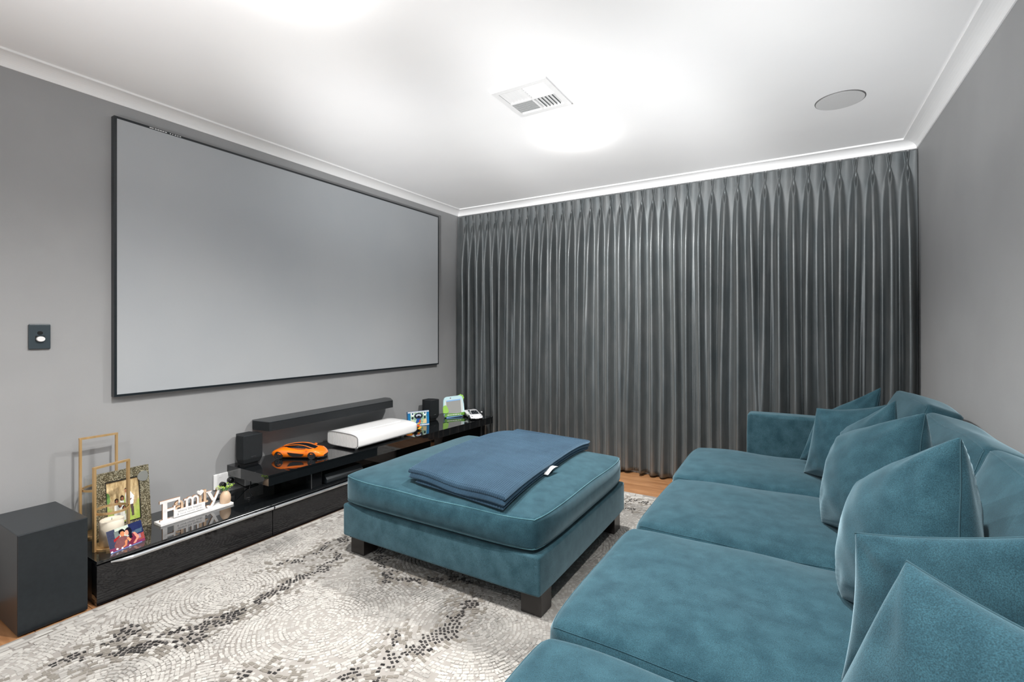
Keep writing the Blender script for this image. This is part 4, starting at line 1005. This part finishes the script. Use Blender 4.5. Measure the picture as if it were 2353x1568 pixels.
# ---------------------------------------------------------------- Family sign
def sign():
    X = -2.900; zb = CZ+.0125
    t = thing('family_sign', 'white and tan wooden word sign reading Family on a plank', 'sign', (-2.91, 1.40, CZ))
    box('plank_base', (-2.945, 1.212, CZ), (-2.868, 1.590, zb), M['wpaint'], t, bev=.001)
    def letter(strokes, name, m_, x0, th=.010, edge=True, extra=None):
        g = G()
        for st in strokes:
            (w, pts) = st; n = len(pts); P = [np.array(p, float) for p in pts]; Lf, Rt = [], []
            for i, p in enumerate(P):
                a = P[max(i-1, 0)]; b = P[min(i+1, n-1)]; d = b-a; d /= np.linalg.norm(d)+1e-9; q = np.array((-d[1], d[0]))
                ww = w[i] if hasattr(w, '__len__') else w
                Lf.append(p+q*ww/2); Rt.append(p-q*ww/2)
            m2 = len(g.v)
            x0 += .00025
            for (x) in (x0-th, x0):
                for p in Lf: g.v.append((x, p[0], p[1]))
                for p in Rt: g.v.append((x, p[0], p[1]))
            o1, o2 = m2, m2+2*n
            for i in range(n-1):
                g.f.append((o2+i, o2+i+1, o2+n+i+1, o2+n+i)); g.f.append((o1+i+1, o1+i, o1+n+i, o1+n+i+1))
                g.f.append((o1+i, o1+i+1, o2+i+1, o2+i)); g.f.append((o1+n+i+1, o1+n+i, o2+n+i, o2+n+i+1))
            g.f.append((o1, o2, o2+n, o1+n)); g.f.append((o2+n-1, o1+n-1, o1+2*n-1, o2+2*n-1))
        o = g.mk(name, [m_, M['mdfedge']], t)
        for p in o.data.polygons: p.material_index = 0 if abs(p.normal.x) > .9 else 1
        return o
    B = zb+.0002
    def arc(cx, cz, rx, rz, a0, a1, n=12): return [(cx+rx*math.cos(math.radians(a0+(a1-a0)*k/n)), cz+rz*math.sin(math.radians(a0+(a1-a0)*k/n))) for k in range(n+1)]
    # F
    letter([(.022, [(1.245, B+.005), (1.245, B+.108)]), (.009, [(1.222, B+.005), (1.272, B+.005)]), (.014, [(1.220, B+.103), (1.318, B+.103)]),
            (.009, [(1.313, B+.1093), (1.313, B+.078)]), (.013, [(1.245, B+.055), (1.292, B+.055)]), (.009, [(1.290, B+.070), (1.290, B+.038)])], 'letter', M['wpaint'], X)
    # a
    letter([(.011, arc(1.314, B+.068, .016, .016, 165, 0)), (.013, [(1.330, B+.068), (1.330, B+.035), (1.342, B+.035)]), (.010, arc(1.313, B+.045, .014, .012, 60, 320)), (.012, [(1.300, B+.072), (1.303, B+.066)])], 'letter', M['mdf'], X-.004)
    # m
    zb_ = B+.042
    letter([(.009, [(1.338, zb_+.043), (1.352, zb_+.043)]), (.013, [(1.352, zb_), (1.352, zb_+.046)]), (.011, arc(1.366, zb_+.030, .014, .018, 170, 0)+[(1.380, zb_)]), (.011, arc(1.394, zb_+.030, .014, .018, 170, 0)+[(1.408, zb_)])], 'letter', M['wpaint'], X)
    # i
    letter([(.013, [(1.424, B+.038), (1.424, B+.088)]), (.008, [(1.412, B+.084), (1.424, B+.084)]), (.008, [(1.411, B+.040), (1.440, B+.040)])], 'letter', M['mdf'], X-.004)
    # l
    letter([(.014, [(1.448, B+.038), (1.448, B+.1093)]), (.008, [(1.436, B+.106), (1.448, B+.106)]), (.009, [(1.436, B+.040), (1.464, B+.040)])], 'letter', M['mdf'], X-.004)
    # y
    letter([(.016, [(1.466, B+.090), (1.492, B+.038)]), (.014, [(1.524, B+.094), (1.494, B+.028), (1.482, B+.008)]), (.008, [(1.452, B+.092), (1.482, B+.092)]), (.008, [(1.508, B+.094), (1.538, B+.094)]),
            (.012, arc(1.472, B+.014, .012, .009, -20, -190))], 'letter', M['wpaint'], X)
    hp = []
    for k in range(40):
        A = 2*math.pi*k/40; hp.append((1.420+.00105*16*math.sin(A)**3, B+.102+.00105*(13*math.cos(A)-5*math.cos(2*A)-2*math.cos(3*A)-math.cos(4*A))))
    G().prism(hp, X-.004, X+.006, axis=0).mk('heart', M['wpaint'], t)
    o = G().box((X+.0005, 1.285, B+.006), (X+.008, 1.443, B+.044), .0005).mk('plaque', M['wpaint'], t)
    for k, s in enumerate(('where life begins', '& love never ends')):
        cu = bpy.data.curves.new('txt', 'FONT'); cu.body = s; cu.size = .0155; cu.align_x = 'CENTER'; cu.extrude = .0002; cu.space_character = 1.12
        to = bpy.data.objects.new('txt', cu); link(to); dg = bpy.context.evaluated_depsgraph_get()
        me = bpy.data.meshes.new_from_object(to.evaluated_get(dg)); bpy.data.objects.remove(to)
        R_ = Matrix(((0, 0, 1, X+.0083), (1, 0, 0, 1.364), (0, 1, 0, B+.029-.016*k), (0, 0, 0, 1)))
        me.transform(Matrix.Translation(-ORG[t.name])@R_); me.materials.clear(); me.materials.append(M['ink'])
        l_ = link(bpy.data.objects.new('lettering', me)); l_.parent = o
sign()
# vase with sprigs
VC = (-2.902, 1.560, CZ+.0127)
t = thing('bud_vase', 'small beige ribbed vase with green sprigs on Family plank', 'vase', VC)
G().lathe([(0, 0), (.024, 0), (.027, .006), (.0285, .025), (.027, .045), (.020, .060), (.0135, .068), (.0125, .072), (.0105, .070), (.010, .05)], VC, 72, rib=.022, nrib=24).mk('vessel', M['vase'], t, smooth=True)
r2 = random.Random(5); tips = []
for k in range(11):
    A = k*2.4; sp_ = .030+.032*r2.random(); p0 = Vector(VC)+Vector((0, 0, .060)); p2 = Vector(VC)+Vector((sp_*.45*math.cos(A), sp_*1.15*math.sin(A), .088+.020*r2.random()))
    p1 = (p0+p2)/2+Vector((0, 0, .012)); pts = [p0*(1-s)**2+p1*2*s*(1-s)+p2*s*s for s in [i/6 for i in range(7)]]
    st = G().tube(pts, .0008, 5).mk('stem', M['leafb'], t)
    for i in range(2, 7):
        for s_ in (1, -1):
            c_ = pts[i]; d = Vector((r2.uniform(-1, 1), r2.uniform(-1, 1), r2.uniform(-.1, .8))).normalized(); e_ = d.cross(Vector((r2.uniform(-1, 1), r2.uniform(-1, 1), 1))).normalized()
            l = r2.uniform(.007, .012); w = l*.42
            v = [c_, c_+d*l*.35+e_*w, c_+d*l*.75+e_*w*.8, c_+d*l, c_+d*l*.75-e_*w*.8, c_+d*l*.35-e_*w, c_+d*l*.5+d.cross(e_)*.0015]
            mk('leaf', v, [(0, 1, 6), (1, 2, 6), (2, 3, 6), (3, 4, 6), (4, 5, 6), (5, 0, 6)], M['leafa'] if (i > 3 or r2.random() < .5) else M['leafb'], t)

# ---------------------------------------------------------------- toys at the far end of the shelf
def toyframe():
    C0 = np.array((-2.885, 3.735, BZ1)); 
    t = thing('toy_tablet', 'blue and green plastic toy frame with grey screen by white car', 'toy', tuple(C0))
    a = np.array((.50, .80, 0)); a /= np.linalg.norm(a); n_ = np.array((a[1], -a[0], .0)); up = np.array((-.10*n_[0], -.10*n_[1], 1.0)); up /= np.linalg.norm(up); s = .118
    nn = np.cross(a, up); nn /= np.linalg.norm(nn)
    def pr(poly, d0, d1):
        V = [C0+a*x*s+up*y*s+nn*d for d in (d0, d1) for (x, y) in poly]; n = len(poly)
        return V, [tuple(range(n))[::-1], tuple(range(n, 2*n))]+[(k, (k+1) % n, n+(k+1) % n, n+k) for k in range(n)]
    sky, blu, gr1, gr2 = mat('pale_blue_plastic', lin((205, 238, 244)), .35), mat('sky_blue_plastic', lin((150, 198, 245)), .35), mat('lime_plastic', lin((165, 215, 100)), .4), mat('leaf_green_plastic', lin((110, 165, 65)), .4)
    out = [(-.86, .12), (-.92, .9), (-.88, 1.42), (-.78, 1.62), (-.6, 1.70), (.55, 1.76), (.74, 1.68), (.82, 1.5), (.90, 1.0), (.94, .3), (.90, .12)]
    mk('surround', *pr(out, -.012, .006), sky, t)
    sc = [(-.62, .28), (-.66, 1.34), (.60, 1.42), (.64, .30)]
    mk('window_surround', *pr([(-.80, .24), (-.80, 1.1), (-.72, 1.44), (.66, 1.52), (.82, 1.0), (.84, .26)], .0062, .008), mat('white_pearl_plastic', lin((225, 232, 232)), .35), t)
    mk('screen', *pr(sc, .0082, .0095), mat('grey_toy_screen', lin((168, 168, 165)), .25), t)
    mk('screen_bar', *pr([(-.64, 1.30), (-.64, 1.40), (.60, 1.48), (.60, 1.38)], .0097, .0105), blu, t)
    mk('foot_base', *pr([(-.70, 0), (.66, .05), (.86, .20), (.92, .30), (-.86, .24)], -.022, .020), blu, t)
    gb = mk('grass_banner', *pr([(-.86, .04), (-.86, .30), (-.4, .34), (.2, .30), (.86, .38), (.98, .44), (.98, .24), (.8, .14), (.0, .12), (-.6, .12)], .0205, .026), gr2, t)
    for k, (x0, x1) in enumerate(((-.66, -.44), (-.40, -.26), (-.22, -.02), (.01, .22), (.26, .40), (.44, .56))):
        mk('wording', *pr([(x0, .18), (x1, .185), (x1, .245), (x0, .24)], .0262, .0272), M['white'], gb)
    def blob(cx, cy, r, k, amp): return [(cx+r*(1+amp*math.cos(k*A))*math.cos(A), cy+r*(1+amp*math.cos(k*A))*math.sin(A)) for A in np.linspace(0, 2*math.pi, 40, endpoint=False)]
    mk('round_bush', *pr([(-.98, .40), (-.99, .85), (-.86, 1.0), (-.72, 1.02), (-.60, .86), (-.50, .60), (-.52, .42), (-.7, .36)], .0105, .02), gr1, t)
    mk('tree_top', *pr(blob(.70, 1.55, .28, 8, .08), -.020, -.0125), gr1, t)
    mk('button', *pr(blob(-.28, 1.58, .05, 1, 0), .0062, .009), mat('mauve_button', lin((140, 120, 140)), .4), t)
toyframe()
# puzzle box standing
t = thing('puzzle_box', 'small blue picture box with creature artwork standing on shelf', 'box', (-2.90, 3.30, BZ1))
pa, pb = np.array((-2.955, 3.165, BZ1)), np.array((-2.865, 3.345, BZ1)); upv = np.array((-.010, .006, .125))
N = np.cross(pb-pa, upv); N /= np.linalg.norm(N)
v = [p-N*d for d in (.0015, .030) for p in (pa, pb, pb+upv, pa+upv)]
mk('box_body', v, [(0, 1, 2, 3), (7, 6, 5, 4), (0, 4, 5, 1), (1, 5, 6, 2), (2, 6, 7, 3), (3, 7, 4, 0)], mat('blue_card', lin((70, 125, 170)), .4), t)
picture(64, 44, puzzle, 'cover_art', pa, pb, pa+upv, t, th=.001)
# small buggy toy next to projector
t = thing('toy_buggy', 'small orange and black toy racer with teal wing beside projector', 'toy car', (-2.85, 3.08, BZ1))
cO, cY, cK, cT = mat('toy_orange', (.85, .14, .02), .35), mat('toy_yellow', (.9, .5, .02), .35), M['blackp'], mat('toy_teal', (.03, .40, .50), .3)
def rbox(name, c, d, m_, par, rz=.55):
    ca, sa = math.cos(rz), math.sin(rz); v = []
    for z in (-1, 1):
        for x, y in ((-1, -1), (1, -1), (1, 1), (-1, 1)):
            X, Y = c[0]+x*d[0]/2, c[1]+y*d[1]/2; v.append((-2.85+X*ca-Y*sa, 3.08+X*sa+Y*ca, BZ1+c[2]+z*d[2]/2))
    return mk(name, v, [(3,2,1,0),(4,5,6,7),(0,1,5,4),(1,2,6,5),(2,3,7,6),(3,0,4,7)], m_, par)
rbox('chassis', (0, 0, .022), (.15, .045, .014), cK, t); rbox('nose', (.055, 0, .034), (.05, .03, .012), cO, t); rbox('cowling', (-.005, 0, .038), (.05, .036, .02), cO, t)
rbox('side_pod', (-.01, .03, .030), (.06, .014, .012), cY, t); rbox('side_pod', (-.01, -.03, .030), (.06, .014, .012), cY, t)
rbox('wing_post', (-.07, .02, .050), (.008, .006, .045), cK, t); rbox('wing_post', (-.07, -.02, .050), (.008, .006, .045), cK, t); rbox('rear_wing', (-.075, 0, .077), (.034, .095, .008), cT, t)
rbox('front_wing', (.082, 0, .016), (.02, .09, .006), cY, t)
for wx in (-.055, .055):
    for wy in (-.042, .042):
        g = G(); n = 18
        for (y2, rr) in ((-.010, .012), (-.010, .018), (.010, .018), (.010, .012), (.008, .001)):
            for k in range(n):
                A = 2*math.pi*k/n; X, Y = wx+rr*math.cos(A), wy+y2; g.v.append((-2.85+X*math.cos(.55)-Y*math.sin(.55), 3.08+X*math.sin(.55)+Y*math.cos(.55), BZ1+.018+rr*math.sin(A)))
        for i in range(4):
            for k in range(n): g.f.append((i*n+k, i*n+(k+1) % n, (i+1)*n+(k+1) % n, (i+1)*n+k))
        g.mk('wheel', M['tyre'], t)
